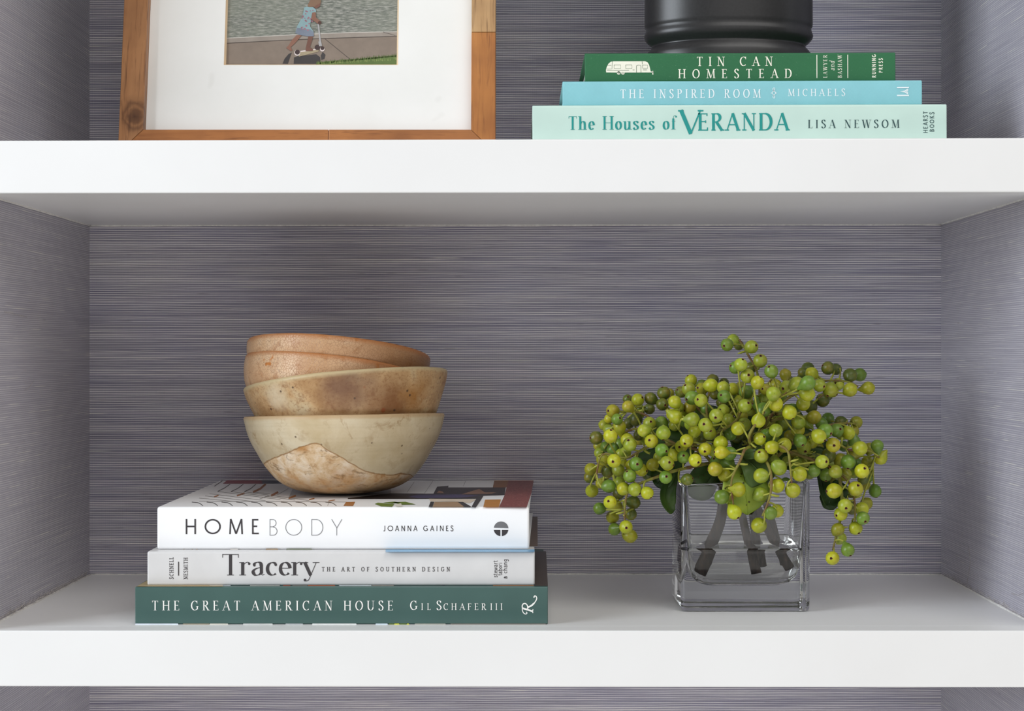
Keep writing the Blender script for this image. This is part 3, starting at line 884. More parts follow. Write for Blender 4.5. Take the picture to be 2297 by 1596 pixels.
edge_bits(hb, yH - EPS, 1231.5, 1234.2, [(411, 414, (160, 150, 140)), (430, 432, (150, 130, 110)), (440, 443, (160, 140, 120)), (516, 534, (190, 186, 182)), (596, 624, (150, 128, 100)), (642, 700, (110, 116, 96))])

# --- upper stack
TILT = -0.0032
VER = jacket_mat('pale_mint_jacket', rgb(200, 226, 216), 0.25, grain=0.03)
y1 = 0.030
ve, zVE = book('hardback_book', 'pale mint hardback The Houses of VERANDA at the bottom of the upper stack', y1, 1194.5, 2124, 234.8, 312, 0.24, VER, zbot=zup(0.145) + 0.0012, rr=0.0016, flare=0.0)
e = y1 - EPS
lettering(TITLE, 'The Houses of', 1275, 1516, 260, 290, e, INK_T, ve, DIDONE, 0.98)
lettering(TITLE, 'V', 1524, 1574, 246.5, 300, e, INK_T, ve, FLARE, 1.33)
lettering(TITLE, 'ERANDA', 1566, 1769, 254, 293, e, INK_T, ve, FLARE, 1.02)
lettering(AUTHOR, 'LISA NEWSOM', 1813, 2017, 269.8, 288, e, INK_DT, ve, DIDCAP, 1.0)
lettering(PUBL, 'HEARST', 2071, 2081, 251, 300, e, INK_DT, ve, SANS, 0.95, True)
lettering(PUBL, 'BOOKS', 2085.5, 2095.5, 253, 297, e, INK_DT, ve, SANS, 0.95, True)

INS = jacket_mat('sky_blue_cloth', rgb(136, 198, 208), 0.5, 0.05, 0.4)
y2 = 0.036
ins, zIN = book('hardback_book', 'sky blue cloth hardback THE INSPIRED ROOM in the middle of the upper stack', y2, 1262, 2068.5, 181, 236, 0.215, INS, zbot=zVE + 0.0001, rr=0.0016)
e = y2 - EPS
INK_L = plain('pale_ink', rgb(232, 242, 246), 0.5, 0.4, 0.03)
lettering(TITLE, 'THE INSPIRED ROOM', 1392, 1706, 200, 219.6, e, INK_L, ins, (.125, .055, .07, 0), 0.9)
lettering(AUTHOR, 'MICHAELS', 1768, 1896, 199.8, 216, e, INK_L, ins, (.125, .055, .07, 0), 0.95)
P = strip_px([(1736, 204), (1741, 209), (1736, 214), (1731, 209), (1736, 204)], 1.6)
for sg in (-1, 1):
    q = catmull([(1736, 209 + sg * 5, 0), (1733.5, 209 + sg * 9, 0), (1736.5, 209 + sg * 11.5, 0), (1738.5, 209 + sg * 8.5, 0), (1735, 209 + sg * 5, 0)], 5)
    P += strip_px([(a.x, a.y) for a in q], 1.3)
    P += strip_px([(1736 + sg * 3, 209), (1736 + sg * 7, 209)], 1.2)
poly_px('ornament', P, e, INK_L, ins)
P = strip_px([(2012, 197.6), (2039, 197.6)], 3.2) + strip_px([(2012, 215.4), (2039, 215.4)], 3.2)
P += strip_px([(2037, 201), (2030, 205.5), (2020, 206.5), (2030, 207.5), (2037, 212)], 2.4) + strip_px([(2037, 204), (2033, 206.5), (2037, 209)], 2)
poly_px(PUBL, P, e, INK_L, ins)

TIN = jacket_mat('green_cloth', rgb(38, 98, 62), 0.55, 0.35, 0.35)
y3 = 0.042
tc, zTC = book('hardback_book', 'green cloth hardback TIN CAN HOMESTEAD carrying the black jar', y3, 1312, 2009, 118.2, 182, 0.20, TIN, zbot=zIN + 0.0001, rr=0.0016)
e = y3 - EPS
CREAM = plain('cream_ink', rgb(240, 238, 222), 0.5, 0.4, 0.03)
lettering(TITLE, 'TIN CAN', 1563, 1733, 127.3, 148, e, CREAM, tc, ROMAN, 0.98)
lettering(TITLE, 'HOMESTEAD', 1522, 1776, 155, 175.4, e, CREAM, tc, ROMAN, 0.98)
poly_px('divider_rule', strip_px([(1832.5, 123.5), (1832.5, 176)], 1.8), e, CREAM, tc)
poly_px('divider_rule', strip_px([(1901.8, 123.5), (1901.8, 176)], 1.8), e, CREAM, tc)
lettering(AUTHOR, 'LAWYER', 1846.5, 1855.5, 124.5, 175, e, CREAM, tc, ROMAN, 0.92, True)
lettering(AUTHOR, 'and', 1860.5, 1872, 138, 159, e, CREAM, tc, (.1, .05, .05, 0), 0.95, True, 0.22)
lettering(AUTHOR, 'BASHAW', 1879.5, 1888.5, 124, 175, e, CREAM, tc, ROMAN, 0.92, True)
lettering(PUBL, 'RUNNING', 1956, 1965, 123, 175, e, CREAM, tc, SANSB, 0.85, True)
lettering(PUBL, 'PRESS', 1971.5, 1980, 132, 164, e, CREAM, tc, SANSB, 0.85, True)
# caravan emblem
k = 4.417
cv = lambda pts: [(1180 + a / k, b / k) for a, b in pts]
body = cv([(792, 690), (800, 660), (815, 630), (840, 608), (870, 604), (1180, 604), (1205, 615), (1220, 640), (1230, 680), (1236, 706), (1262, 708), (1262, 716), (975, 716), (900, 716), (794, 714)])
wheels = [disc(1180 + a / k, 720 / k, 17 / k) for a in (918, 960)]
hitch = cv([(1252, 700), (1260, 700), (1262, 738), (1252, 738)])
poly_px('caravan_emblem', [body, hitch] + wheels, e, CREAM, tc)
TINK = plain('green_ink', rgb(46, 92, 62), 0.6, 0.3, 0.05)
P = []


def rectline(x0, y0, x1, y1, w=3.2):
    global P
    P += strip_px(cv([(x0, y0), (x1, y0), (x1, y1), (x0, y1), (x0, y0)]), w / k)


rectline(872, 640, 938, 676); rectline(988, 640, 1050, 676); rectline(1155, 642, 1205, 674)
for a in ([(855, 606), (852, 680), (800, 680)], [(800, 692), (1020, 692)], [(1094, 716), (1094, 650), (1110, 642), (1138, 646), (1138, 716)], [(1150, 606), (1152, 634)], [(1056, 690), (1074, 690)], [(1160, 690), (1200, 690)], [(808, 644), (846, 644)]):
    P += strip_px(cv(a), 3.2 / k)
for a in (918, 960):
    P += strip_px(disc(1180 + a / k, 720 / k, 9 / k, 12) + [disc(1180 + a / k, 720 / k, 9 / k, 12)[0]], 2.4 / k)
poly_px('caravan_linework', P, e - 0.00008, TINK, tc)
for b in (ve, ins, tc): b.rotation_euler = (0, TILT, 0)
# ------------------------------------------------------------------ picture frame
yF = 0.084
pb = at(264, 347, yF)
pc = at(1111, 347, yF)
FZ = zup(-0.17) + 0.0006
FX = (pb.x + pc.x) / 2
LEAN = math.radians(9.4)
fr = empty('picture_frame', (FX, yF, FZ), 'brown wooden picture frame with white mat and photo of a child on a scooter', 'picture frame')
fr.rotation_euler = (-LEAN, 0, 0)
UP = Vector((0, math.sin(LEAN), math.cos(LEAN)))
NF = Vector((0, -math.cos(LEAN), math.sin(LEAN)))
O_F = Vector((FX, yF, FZ))


def fl(px, py, back=0.0):
    """pixel -> frame coordinates (x, z up the frame) on the plane 'back' behind its face"""
    p = on_plane(px, py, O_F - NF * back, NF) - O_F
    return p.x, p.dot(UP)


def fmk(name, pts3, faces, mat, parent=fr, smooth=False):
    o = mk(name, [Vector((x, y, z)) + wloc(parent) for x, y, z in pts3], faces, mat, parent, smooth)
    return o


HW = (pc.x - pb.x) / 2
RW = 0.0194
FH = 0.2465
DEP = 0.020
WA = wood('walnut_stain_wood', rgb(148, 98, 60), rgb(172, 122, 80), rgb(100, 62, 38), 'z', (-HW + 0.0126, 0, 0.0305 * 0.85))
WB = wood('orange_stain_wood', rgb(160, 98, 46), rgb(184, 122, 62), rgb(124, 72, 34), 'z')
WC = wood('pale_stain_wood', rgb(170, 130, 86), rgb(190, 152, 106), rgb(120, 86, 54), 'z')
WD = wood('brown_stain_wood', rgb(150, 92, 48), rgb(174, 114, 64), rgb(112, 66, 36), 'x')


def piece(poly, mat):
    """one length of moulding: outline in frame coordinates, DEP deep"""
    n = len(poly)
    v = [(x, 0, z) for x, z in poly] + [(x, DEP, z) for x, z in poly]
    f = [tuple(range(n)), tuple(range(2 * n - 1, n - 1, -1))] + [(k, k + n, (k + 1) % n + n, (k + 1) % n) for k in range(n)]
    o = fmk('moulding', v, f, mat)
    bm = bmesh.new(); bm.from_mesh(o.data)
    bmesh.ops.recalc_face_normals(bm, faces=bm.faces[:])
    bm.to_mesh(o.data); bm.free()
    bev(o, 0.0005, 2)


zj = fl(1085, 72)[1]
xj = fl(737, 300)[0]
g_ = 0.0001
piece([(-HW, 0), (-HW + RW - g_, RW), (-HW + RW - g_, FH - RW), (-HW, FH)], WA)
piece([(HW, 0), (HW, zj - g_), (HW - RW + g_, zj - g_), (HW - RW + g_, RW)], WB)
piece([(HW, zj + g_), (HW, FH), (HW - RW + g_, FH - RW), (HW - RW + g_, zj + g_)], WC)
piece([(-HW + 2 * g_, 0), (xj - g_, 0), (xj - g_, RW - g_), (-HW + RW, RW - g_)], WD)
piece([(xj + g_, 0), (HW - 2 * g_, 0), (HW - RW, RW - g_), (xj + g_, RW - g_)], WD)
piece([(-HW + 2 * g_, FH), (-HW + RW, FH - RW + g_), (HW - RW, FH - RW + g_), (HW - 2 * g_, FH)], WD)
# mat board with a bevelled window
MAT = M('mat_board', 0.85, 0.2)
_n = MAT.noise(MAT.coord(), 14, 4)
_s = MAT.noise(MAT.coord(), 46, 1)
MAT.col(MAT.mix(MAT.rng(_s, 0.74, 0.80, 0, 0.25), MAT.ramp(_n, [(0.3, rgb(233, 232, 228)), (0.7, rgb(239, 238, 235))]), rgb(206, 204, 198)))
MAT = MAT.m
CORE = plain('mat_core', rgb(226, 200, 166), 0.8, 0.2, 0.06)
MB = 0.0085
wx0, wz0 = fl(502, 146, MB)
wx1, _ = fl(893, 146, MB)
wz1 = FH - wz0
ix0, ix1, iz0, iz1 = -HW + RW, HW - RW, RW, FH - RW
TH = 0.0026
v = [(ix0, MB, iz0), (ix1, MB, iz0), (ix1, MB, iz1), (ix0, MB, iz1), (wx0, MB, wz0), (wx1, MB, wz0), (wx1, MB, wz1), (wx0, MB, wz1)]
matb = fmk('mat_board', v + [(a, b + TH, c) for a, b, c in v[:4]],
           [(0, 1, 5, 4), (1, 2, 6, 5), (2, 3, 7, 6), (3, 0, 4, 7)], MAT)
w2 = 0.0014
vb = v[4:] + [(wx0 + w2, MB + TH, wz0 + w2), (wx1 - w2, MB + TH, wz0 + w2), (wx1 - w2, MB + TH, wz1 - w2), (wx0 + w2, MB + TH, wz1 - w2)]
fmk('window_bevel', vb, [(0, 1, 5, 4), (1, 2, 6, 5), (2, 3, 7, 6), (3, 0, 4, 7)], CORE, matb)
BACK = plain('backing_board', rgb(120, 100, 80), 0.8, 0.2, 0.1)
fmk('backing_board', [(x, y, z) for x, y, z in boxv(ix0, ix1, 0.0135, 0.0165, iz0, iz1)], BOXF, BACK)
# easel leg behind the frame
fmk('easel_leg', [(-0.02, 0.0168, 0.16), (0.02, 0.0168, 0.16), (0.025, 0.093, 0.0165), (-0.025, 0.093, 0.0165),
                  (-0.02, 0.0188, 0.162), (0.02, 0.0188, 0.162), (0.025, 0.0955, 0.0167), (-0.025, 0.0955, 0.0167)], BOXF, BACK)

# the photograph behind the mat: flat print
PB = MB + TH + 0.0004
GRASS = M('print_lawn', 0.5)
_c = GRASS.coord()
_n = GRASS.noise(GRASS.map(_c, (160, 1, 900)), 1.0, 5, 0.65)
_n2 = GRASS.noise(GRASS.map(_c, (14, 1, 60)), 1.0, 3, 0.5)
GRASS.col(GRASS.mix(GRASS.rng(_n2, 0.3, 0.7, 0, 0.6), GRASS.ramp(_n, [(0.34, rgb(70, 76, 70)), (0.5, rgb(122, 124, 116)), (0.64, rgb(170, 168, 160))]), rgb(138, 142, 128)))
GRASS = GRASS.m
PAVE = plain('print_paving', rgb(136, 122, 110), 0.5, 0.3, 0.07, 120)
px_ = lambda a, b, bk: fl(490 + a / 5.602, b / 5.602, bk)
lay = [0]
x0p, x1p, z0p, z1p = wx0 - 0.002, wx1 + 0.002, wz0 - 0.002, wz1 + 0.002
photo = fmk('photo_print', [(x0p, PB, z0p), (x1p, PB, z0p), (x1p, PB, z1p), (x0p, PB, z1p)], [(0, 1, 2, 3)], GRASS)


def pr(name, polys, mat):
    lay[0] += 1
    bk = PB - 0.00004 * lay[0]
    v, f = [], []
    for q in polys:
        n = len(v)
        for a, b in q:
            x, z = px_(a, b, bk)
            v.append((min(max(x, x0p), x1p), bk, max(z, z0p)))
        f.append(tuple(range(n, n + len(q))))
    fmk(name, v, f, mat, photo)


pr('printed_path', [[(60, 545), (1300, 483), (2280, 452), (2280, 830), (60, 830)]], PAVE)
pr('printed_kerb', [[(60, 484), (980, 437), (1700, 407), (2280, 400), (2280, 452), (1300, 483), (60, 545)]], ink(152, 142, 132))
pr('printed_kerb', strip_px([(60, 482), (980, 436), (1700, 406), (2280, 399)], 9), ink(196, 190, 182))
pr('printed_kerb', strip_px([(60, 546), (700, 512), (1300, 484), (2280, 453)], 9) + strip_px([(1335, 485), (1660, 750)], 7) + strip_px([(2070, 402), (2220, 445)], 6), ink(88, 78, 72))
pr('printed_shadow', [[(805, 800), (830, 740), (880, 680), (922, 660), (900, 720), (872, 802)], [(945, 802), (950, 722), (1000, 706), (1230, 682), (1278, 720), (1285, 802)], [(1285, 700), (1310, 652), (1345, 690), (1332, 738), (1295, 756)]], ink(66, 62, 62))
tufts = [[(1240, 830), (1240, 790), (1350, 772), (1700, 742), (2280, 694), (2280, 830)]]
r_ = random.Random(5)
for i in range(90):
    x = 1230 + i * 11.5
    y = 795 - (x - 1230) * 0.098
    h = r_.uniform(12, 38)
    tufts.append([(x - 6, y + 14), (x + 6, y + 14), (x + r_.uniform(-9, 9), y - h)])
pr('printed_verge', tufts, ink(92, 112, 58))
tf = []
for i in range(80):
    x = 1240 + r_.random() * 1010
    y = 806 - (x - 1230) * 0.06 - r_.random() * 20
    tf.append([(x - 4, y + 14), (x + 4, y + 14), (x + r_.uniform(-8, 8), y - r_.uniform(10, 30))])
pr('printed_verge', tf, ink(136, 150, 88))
SK, SKD = ink(140, 100, 84), ink(118, 82, 70)
pr('printed_scooter', [[(1010, 655), (1260, 622), (1255, 650), (1010, 712)]], ink(166, 152, 124))
pr('printed_scooter', strip_px([(1030, 648), (1255, 616)], 16) + [disc(990, 664, 38), disc(1305, 618, 30)], ink(222, 208, 204))
pr('printed_scooter', [disc(992, 656, 31), disc(1306, 606, 24), disc(1243, 596, 34)], ink(70, 54, 54))
pr('printed_scooter', strip_px([(1255, 300), (1278, 520)], 20) + strip_px([(1272, 520), (1284, 580)], 36), ink(168, 166, 166))
pr('printed_child', [[(985, 440), (1045, 445), (965, 540), (908, 592), (928, 638), (905, 640), (850, 602), (882, 570), (925, 500)]], SK)
pr('printed_child', [[(1130, 450), (1188, 455), (1172, 520), (1148, 590), (1192, 625), (1182, 640), (1095, 642), (1100, 595), (1118, 520)]], SKD)
pr('printed_child', [[(1075, 95), (1110, 84), (1190, 90), (1225, 122), (1228, 155), (1172, 185), (1150, 330), (1198, 402), (1198, 456), (1120, 456), (1030, 442), (965, 416), (988, 330), (1050, 220), (1072, 130)]], ink(136, 164, 168))
pr('printed_child', [[(988, 350), (1160, 372), (1198, 405), (1198, 456), (1120, 456), (1030, 442), (965, 416)]], ink(120, 128, 142))
dots = []
for i in range(26):
    t = r_.random()
    y = 120 + t * 270
    xl_ = 1072 - max(0, (y - 130)) * 0.30
    xr_ = 1190 - max(0, (y - 180)) * 0.10
    dots.append(disc(xl_ + (xr_ - xl_) * r_.random(), y, r_.uniform(7, 14), 7))
pr('printed_child', dots, ink(156, 112, 124))
pr('printed_child', [[(1178, 160), (1220, 150), (1226, 220), (1290, 272), (1292, 300), (1250, 300), (1165, 238)]], SK)
pr('printed_child', [disc(1272, 286, 22)], ink(84, 58, 52))
pr('printed_child', [[(1195, 88), (1215, 40), (1285, 30), (1275, 80), (1228, 108)]], SKD)
pr('printed_child', [[(1122, 62), (1150, 8), (1180, -30), (1260, -36), (1288, 0), (1288, 34), (1230, 66), (1205, 86), (1130, 88)]], ink(128, 100, 80))

# ------------------------------------------------------------------ black jar


def lathe(name, prof, mats, parent=None, seg=72, sy=1.0, idx=None, origin=(0, 0, 0), wob=None):
    v, f, ii = [], [], []
    n = len(prof)
    for j in range(seg):
        a = 2 * math.pi * j / seg
        for k, (r, z) in enumerate(prof):
            dr, dz = wob(a, k, r, z) if wob else (0, 0)
            v.append(((r + dr) * math.cos(a) + origin[0], (r + dr) * math.sin(a) * sy + origin[1], z + dz + origin[2]))
    for j in range(seg):
        for k in range(n - 1):
            a, b = j * n + k, ((j + 1) % seg) * n + k
            f.append((a, b, b + 1, a + 1))
            ii.append(idx[k] if idx else 0)
    f.append(tuple(j * n for j in range(seg - 1, -1, -1))); ii.append(idx[0] if idx else 0)
    f.append(tuple(j * n + n - 1 for j in range(seg))); ii.append(idx[-1] if idx else 0)
    return mk(name, v, f, mats, parent, True, ii, origin)


BLACK = M('black_glaze', 0.34, 0.5)
_n = BLACK.noise(BLACK.coord(), 500, 3)
BLACK.col(BLACK.ramp(_n, [(0.3, (0.019, 0.0185, 0.019, 1)), (0.7, (0.026, 0.025, 0.026, 1))]))
BLACK.bump(_n, 0.04, 0.0002)
BLACK = BLACK.m
jx = at(1634, 100, 0.13).x
z0 = zTC + TILT * -(jx - 0.145) + 0.0009
J = [(0.0000, 0.0006), (0.0580, 0.0006), (0.0655, 0.0000), (0.0672, 0.0012), (0.0680, 0.0050), (0.0678, 0.0120), (0.0668, 0.0141), (0.0644, 0.0169), (0.0626, 0.0188), (0.0622, 0.0192), (0.0632, 0.0204), (0.0660, 0.0228), (0.0682, 0.0254), (0.0689, 0.0278), (0.0686, 0.0294), (0.0679, 0.0312), (0.0674, 0.0330), (0.0676, 0.0344), (0.0684, 0.0356), (0.0686, 0.0376), (0.0685, 0.0600), (0.0682, 0.1200), (0.0670, 0.1500), (0.0620, 0.1660), (0.0520, 0.1740), (0.0440, 0.1780), (0.0440, 0.1900), (0.0405, 0.1910), (0.0405, 0.1780), (0.0500, 0.1680), (0.0620, 0.1500), (0.0640, 0.0500), (0.0600, 0.0080), (0.0000, 0.0070)]
jar = lathe('ceramic_jar', J, BLACK, seg=96, sy=0.62, origin=(jx, 0.13, z0))
tag(jar, 'matt black ceramic jar standing on the green cloth book', 'jar')

# ------------------------------------------------------------------ stoneware bowls


def bowl_noise(amp, amz, seed):
    def w(a, k, r, z):
        s = min(1, r / 0.05)
        q = Vector((math.cos(a) * 1.3, math.sin(a) * 1.3, seed + z * 14))
        fine = Vector((math.cos(a) * 6, math.sin(a) * 6, seed + z * 60))
        return (amp * mnoise.noise(q) * s + 0.25 * amp * mnoise.noise(fine) * s,
                amz * mnoise.noise(Vector((math.cos(a) * 1.1, math.sin(a) * 1.1, seed + 9))) * s + 0.12 * amz * mnoise.noise(fine) * s)
    return w


def bowl_profile(out, thick, lip=0.5):
    """outer profile (r, -z) from rim to foot -> closed profile from the foot up, over the lip and down inside"""
    pts = catmull([(r, -z, 0) for r, z in out], 4)
    pr_ = [(0.0, pts[-1].y)] + [(p.x, p.y) for p in reversed(pts)]
    r0 = pts[0].x
    pr_ += [(r0 - thick * 0.2, thick * 0.32), (r0 - thick * 0.6, thick * 0.38), (r0 - thick * 0.95, thick * 0.1)]
    h = -pts[-1].y
    for p in pts[1:-3]:
        if p.y < -0.003 and p.y > -h + thick * 1.4:
            pr_.append((max(p.x - thick * 1.1, 0.012), p.y))
    pr_.append((0.0, -h + thick * 1.3))
    return pr_


def bowl_mat(name, kind):
    m = M(name, 0.5 if kind != 4 else 0.6, 0.35)
    co = m.coord()
    o = m.sep(co)
    big = m.noise(co, 26, 4, 0.6, 0.4)
    mid = m.noise(co, 75, 4, 0.65, 0.3)
    fine = m.noise(co, 420, 3, 0.7)
    if kind in (1, 2):
        base = m.ramp(big, [(0.3, rgb(190, 148, 110)), (0.5, rgb(206, 168, 130)), (0.72, rgb(216, 188, 156))])
        base = m.mix(m.rng(mid, 0.55, 0.70, 0, 0.6), base, rgb(164, 110, 66))
        ofs = m.noise(m.map(co, loc=(.5 + kind, .2, .7)), 48, 4, 0.65, 0.6)
        base = m.mix(m.rng(ofs, 0.60, 0.68, 0, 0.75), base, rgb(146, 92, 46))
        base = m.mix(m.rng(m.noise(m.map(co, loc=(.1, kind, .3)), 70, 2), 0.70, 0.735, 0, 0.9), base, rgb(188, 112, 36))
        # right-hand side stained and browner
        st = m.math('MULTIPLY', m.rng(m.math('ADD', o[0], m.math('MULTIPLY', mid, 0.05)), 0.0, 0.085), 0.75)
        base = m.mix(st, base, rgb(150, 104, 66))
        d = m.voro(m.map(co, (1, 1, 1)), 420, 'DISTANCE_TO_EDGE')
        crack = m.math('MULTIPLY', m.rng(d, 0.0, 0.075, 0.6, 0.0), m.rng(big, 0.3, 0.6, 0.35, 1.0))
        base = m.mix(crack, base, rgb(120, 76, 44))
        # bare orange rim
        base = m.mix(m.rng(o[2], -0.0035, 0.0, 0, 0.75), base, rgb(172, 106, 52))
        h = m.math('ADD', m.math('MULTIPLY', fine, 0.5), m.rng(d, 0, 0.08))
        m.bump(h, 0.25, 0.0005)
        m.b.inputs['Roughness'].default_value = 0.36
    elif kind == 3:
        base = m.ramp(big, [(0.32, rgb(166, 128, 86)), (0.5, rgb(190, 156, 114)), (0.68, rgb(196, 178, 144))])
        base = m.mix(m.rng(fine, 0.5, 0.68, 0, 0.6), base, rgb(138, 96, 58))
        base = m.mix(m.rng(m.noise(m.map(co, (1, 1, 2.5)), 130, 4, 0.7), 0.56, 0.70, 0, 0.55), base, rgb(128, 82, 44))
        base = m.mix(m.rng(mid, 0.58, 0.74, 0, 0.7), base, rgb(136, 92, 56))
        # dark smudge below the lip and scorching low on the right
        def blot(x, y, z, r, c, k):
            dd = m.n('ShaderNodeVectorMath', operation='DISTANCE')
            w = m.n('ShaderNodeVectorMath', operation='ADD')
            m.put(w.inputs[0], co)
            m.put(w.inputs[1], m.map(m.noise(co, 60, 3, out='Color'), (0.03, 0.03, 0.016), (-0.015, -0.015, -0.008)))
            m.put(dd.inputs[0], w.outputs[0])
            dd.inputs[1].default_value = (x, y, z)
            return m.mix(m.rng(dd.outputs['Value'], r * 0.2, r, k, 0), base, c)
        base = blot(0.008, -0.082, -0.010, 0.030, rgb(112, 76, 56), 0.85)
        base = blot(0.040, -0.064, -0.026, 0.026, rgb(120, 74, 36), 0.85)
        base = blot(0.062, -0.050, -0.022, 0.018, rgb(150, 98, 40), 0.8)
        base = blot(-0.05, -0.065, -0.012, 0.014, rgb(208, 190, 160), 0.8)
        vs = m.voro(co, 95, 'F1')
        base = m.mix(m.rng(vs, 0.07, 0.13, 0.85, 0), base, rgb(74, 52, 42))
        vs2 = m.voro(m.map(co, loc=(.3, .2, .1)), 38, 'F1')
        base = m.mix(m.rng(vs2, 0.055, 0.09, 0.8, 0), base, rgb(140, 70, 34))
        base = m.mix(m.rng(o[2], -0.003, 0.0002, 0, 0.8), base, rgb(196, 178, 138))
        m.bump(m.math('ADD', fine, mid), 0.2, 0.0006)
        m.b.inputs['Roughness'].default_value = 0.42
    else:
        hz = m.noise(m.map(co, (8, 8, 260)), 1.0, 3)
        glaze = m.ramp(big, [(0.3, rgb(190, 170, 134)), (0.55, rgb(206, 190, 160)), (0.75, rgb(212, 200, 174))])
        glaze = m.mix(m.rng(hz, 0.45, 0.7, 0, 0.28), glaze, rgb(172, 154, 122))
        glaze = m.mix(m.rng(mid, 0.56, 0.72, 0, 0.55), glaze, rgb(162, 134, 96))
        glaze = m.mix(m.rng(m.noise(m.map(co, loc=(.3, .8, .1)), 46, 5, 0.7, 0.8), 0.60, 0.70, 0, 0.65), glaze, rgb(150, 116, 74))
        glaze = m.mix(m.rng(fine, 0.55, 0.75, 0, 0.25), glaze, rgb(170, 150, 118))
        vs = m.voro(co, 70, 'F1')
        glaze = m.mix(m.rng(vs, 0.045, 0.08, 0.8, 0), glaze, rgb(92, 70, 50))
        glaze = m.mix(m.rng(o[2], -0.0022, 0.0, 0, 0.6), glaze, rgb(178, 142, 98))
        clay = m.ramp(mid, [(0.32, rgb(176, 132, 86)), (0.48, rgb(212, 182, 144)), (0.66, rgb(230, 212, 188))])
        clay = m.mix(m.rng(big, 0.52, 0.66, 0, 0.75), clay, rgb(186, 134, 76))
        clay = m.mix(m.rng(m.noise(m.map(co, (1, 1, 2.2), (.6, .3, .2)), 60, 5, 0.75, 0.7), 0.56, 0.66, 0, 0.7), clay, rgb(122, 88, 50))
        clay = m.mix(m.rng(fine, 0.6, 0.75, 0, 0.5), clay, rgb(150, 112, 72))
        clay = m.mix(m.math('MULTIPLY', m.rng(o[2], -0.045, -0.06), m.rng(mid, 0.4, 0.6, 0.2, 0.9)), clay, rgb(148, 112, 70))
        # where the glaze ends: height of the bare patch along x, front side only
        fc = m.n('ShaderNodeFloatCurve')
        cu = fc.mapping.curves[0]
        pts = [(-713, 1240), (-453, 1130), (-300, 1080), (-150, 1046), (-90, 1080), (70, 1180), (290, 1310), (420, 1336), (580, 1336), (640, 1420)]
        q = [((x / 3.99 / 2676 + 0.09) / 0.18, 1 - ((y - 825) / 3.99 / 2676) / 0.08) for x, y in pts]
        q = [(0.0, 0.30), ] + q + [(1.0, 0.2)]
        cu.points[0].location = q[0]
        cu.points[1].location = q[-1]
        for a in q[1:-1]: cu.points.new(*a)
        fc.mapping.update()
        jit = m.math('MULTIPLY', m.math('SUBTRACT', mid, 0.5), 0.004)
        m.put(fc.inputs['Value'], m.rng(o[0], -0.09, 0.09))
        hh = m.rng(fc.outputs[0], 0, 1, -0.08, 0.0)
        dz = m.math('SUBTRACT', m.math('ADD', o[2], jit), hh)
        base = m.mix(m.rng(dz, -0.0003, 0.0003), clay, glaze)
        line = m.math('MULTIPLY', m.rng(dz, -0.0008, -0.0002), m.rng(dz, 0.0002, 0.0009, 1, 0))
        base = m.mix(m.math('MULTIPLY', line, 0.75), base, rgb(150, 106, 56))
        m.bump(m.math('ADD', m.math('MULTIPLY', fine, 0.6), m.math('MULTIPLY', m.rng(dz, -0.0004, 0.0006), 1.2)), 0.3, 0.0008)
        m.put(m.b.inputs['Roughness'], m.rng(dz, -0.0003, 0.0003, 0.85, 0.42))
    m.col(base)
    return m.m


YBW = 0.163


def bowl(out, thick, pos, rx, ry, seed, kind, label, amp=0.0012, amz=0.0012):
    o = lathe('stoneware_bowl', bowl_profile(out, thick), bowl_mat('stoneware_glaze_%d' % kind, kind), seg=128, wob=bowl_noise(amp, amz, seed))
    o.location = pos
    o.rotation_euler = (math.radians(rx), math.radians(ry), 0)
    tag(o, label, 'bowl', 'stacked stoneware bowls')
    return o


def bx(px, py): return at(px, py, YBW)


zc4 = zHB + 0.0632 + 0.0013
c4 = bx(773.5, 938)
bowl([(.0837, 0), (.0811, .0108), (.0774, .0206), (.0722, .030), (.0668, .0393), (.0575, .0506), (.049, .0565), (.040, .0602), (.030, .0625), (.024, .0632)], 0.0046,
     (c4.x, YBW, zc4), -2.0, -1.0, 1.0, 4, 'pale cream stoneware bowl with a bare clay patch at the bottom of the stack', 0.0007, 0.0006)
c3 = bx(776, 856.6)
bowl([(.0850, 0), (.0836, .006), (.0815, .012), (.0785, .020), (.073, .033), (.064, .046), (.050, .056), (.034, .060)], 0.0050,
     (c3.x, YBW, c3.z), -5.5, -5.9, 4.0, 3, 'speckled tan stoneware bowl tilting up to the right above the cream bowl', 0.0010, 0.0012)
c2 = bx(761, 830.6)
bowl([(.0785, 0), (.0786, .006), (.0780, .013), (.0758, .022), (.069, .033), (.056, .043), (.038, .048)], 0.0036,
     (c2.x, YBW, c2.z), -9.0, 7.0, 7.0, 2, 'crackled peach stoneware bowl second from the top of the stack', 0.0008, 0.0010)
c1 = bx(760.5, 788)
bowl([(.0765, 0), (.0764, .005), (.0754, .011), (.0728, .018), (.067, .027), (.055, .036), (.038, .041)], 0.0036,
     (c1.x, YBW, c1.z), -8.9, 4.7, 11.0, 1, 'crackled peach stoneware bowl on top of the stack', 0.0007, 0.0010)

# ------------------------------------------------------------------ glass vase and water
YV, VDEP = 0.0862, 0.078
vx0, vx1 = at(1527.5, 1374, YV).x, at(1818, 1374, YV).x
VH = 0.1026


def rrect(x0, x1, y0, y1, r, n=5):
    out = []
    for cx, cy, a0 in ((x1 - r, y1 - r, 0), (x0 + r, y1 - r, 90), (x0 + r, y0 + r, 180), (x1 - r, y0 + r, 270)):
        for k in range(n + 1):
            a = math.radians(a0 + 90 * k / n)
            out.append((cx + r * math.cos(a), cy + r * math.sin(a)))
    return out


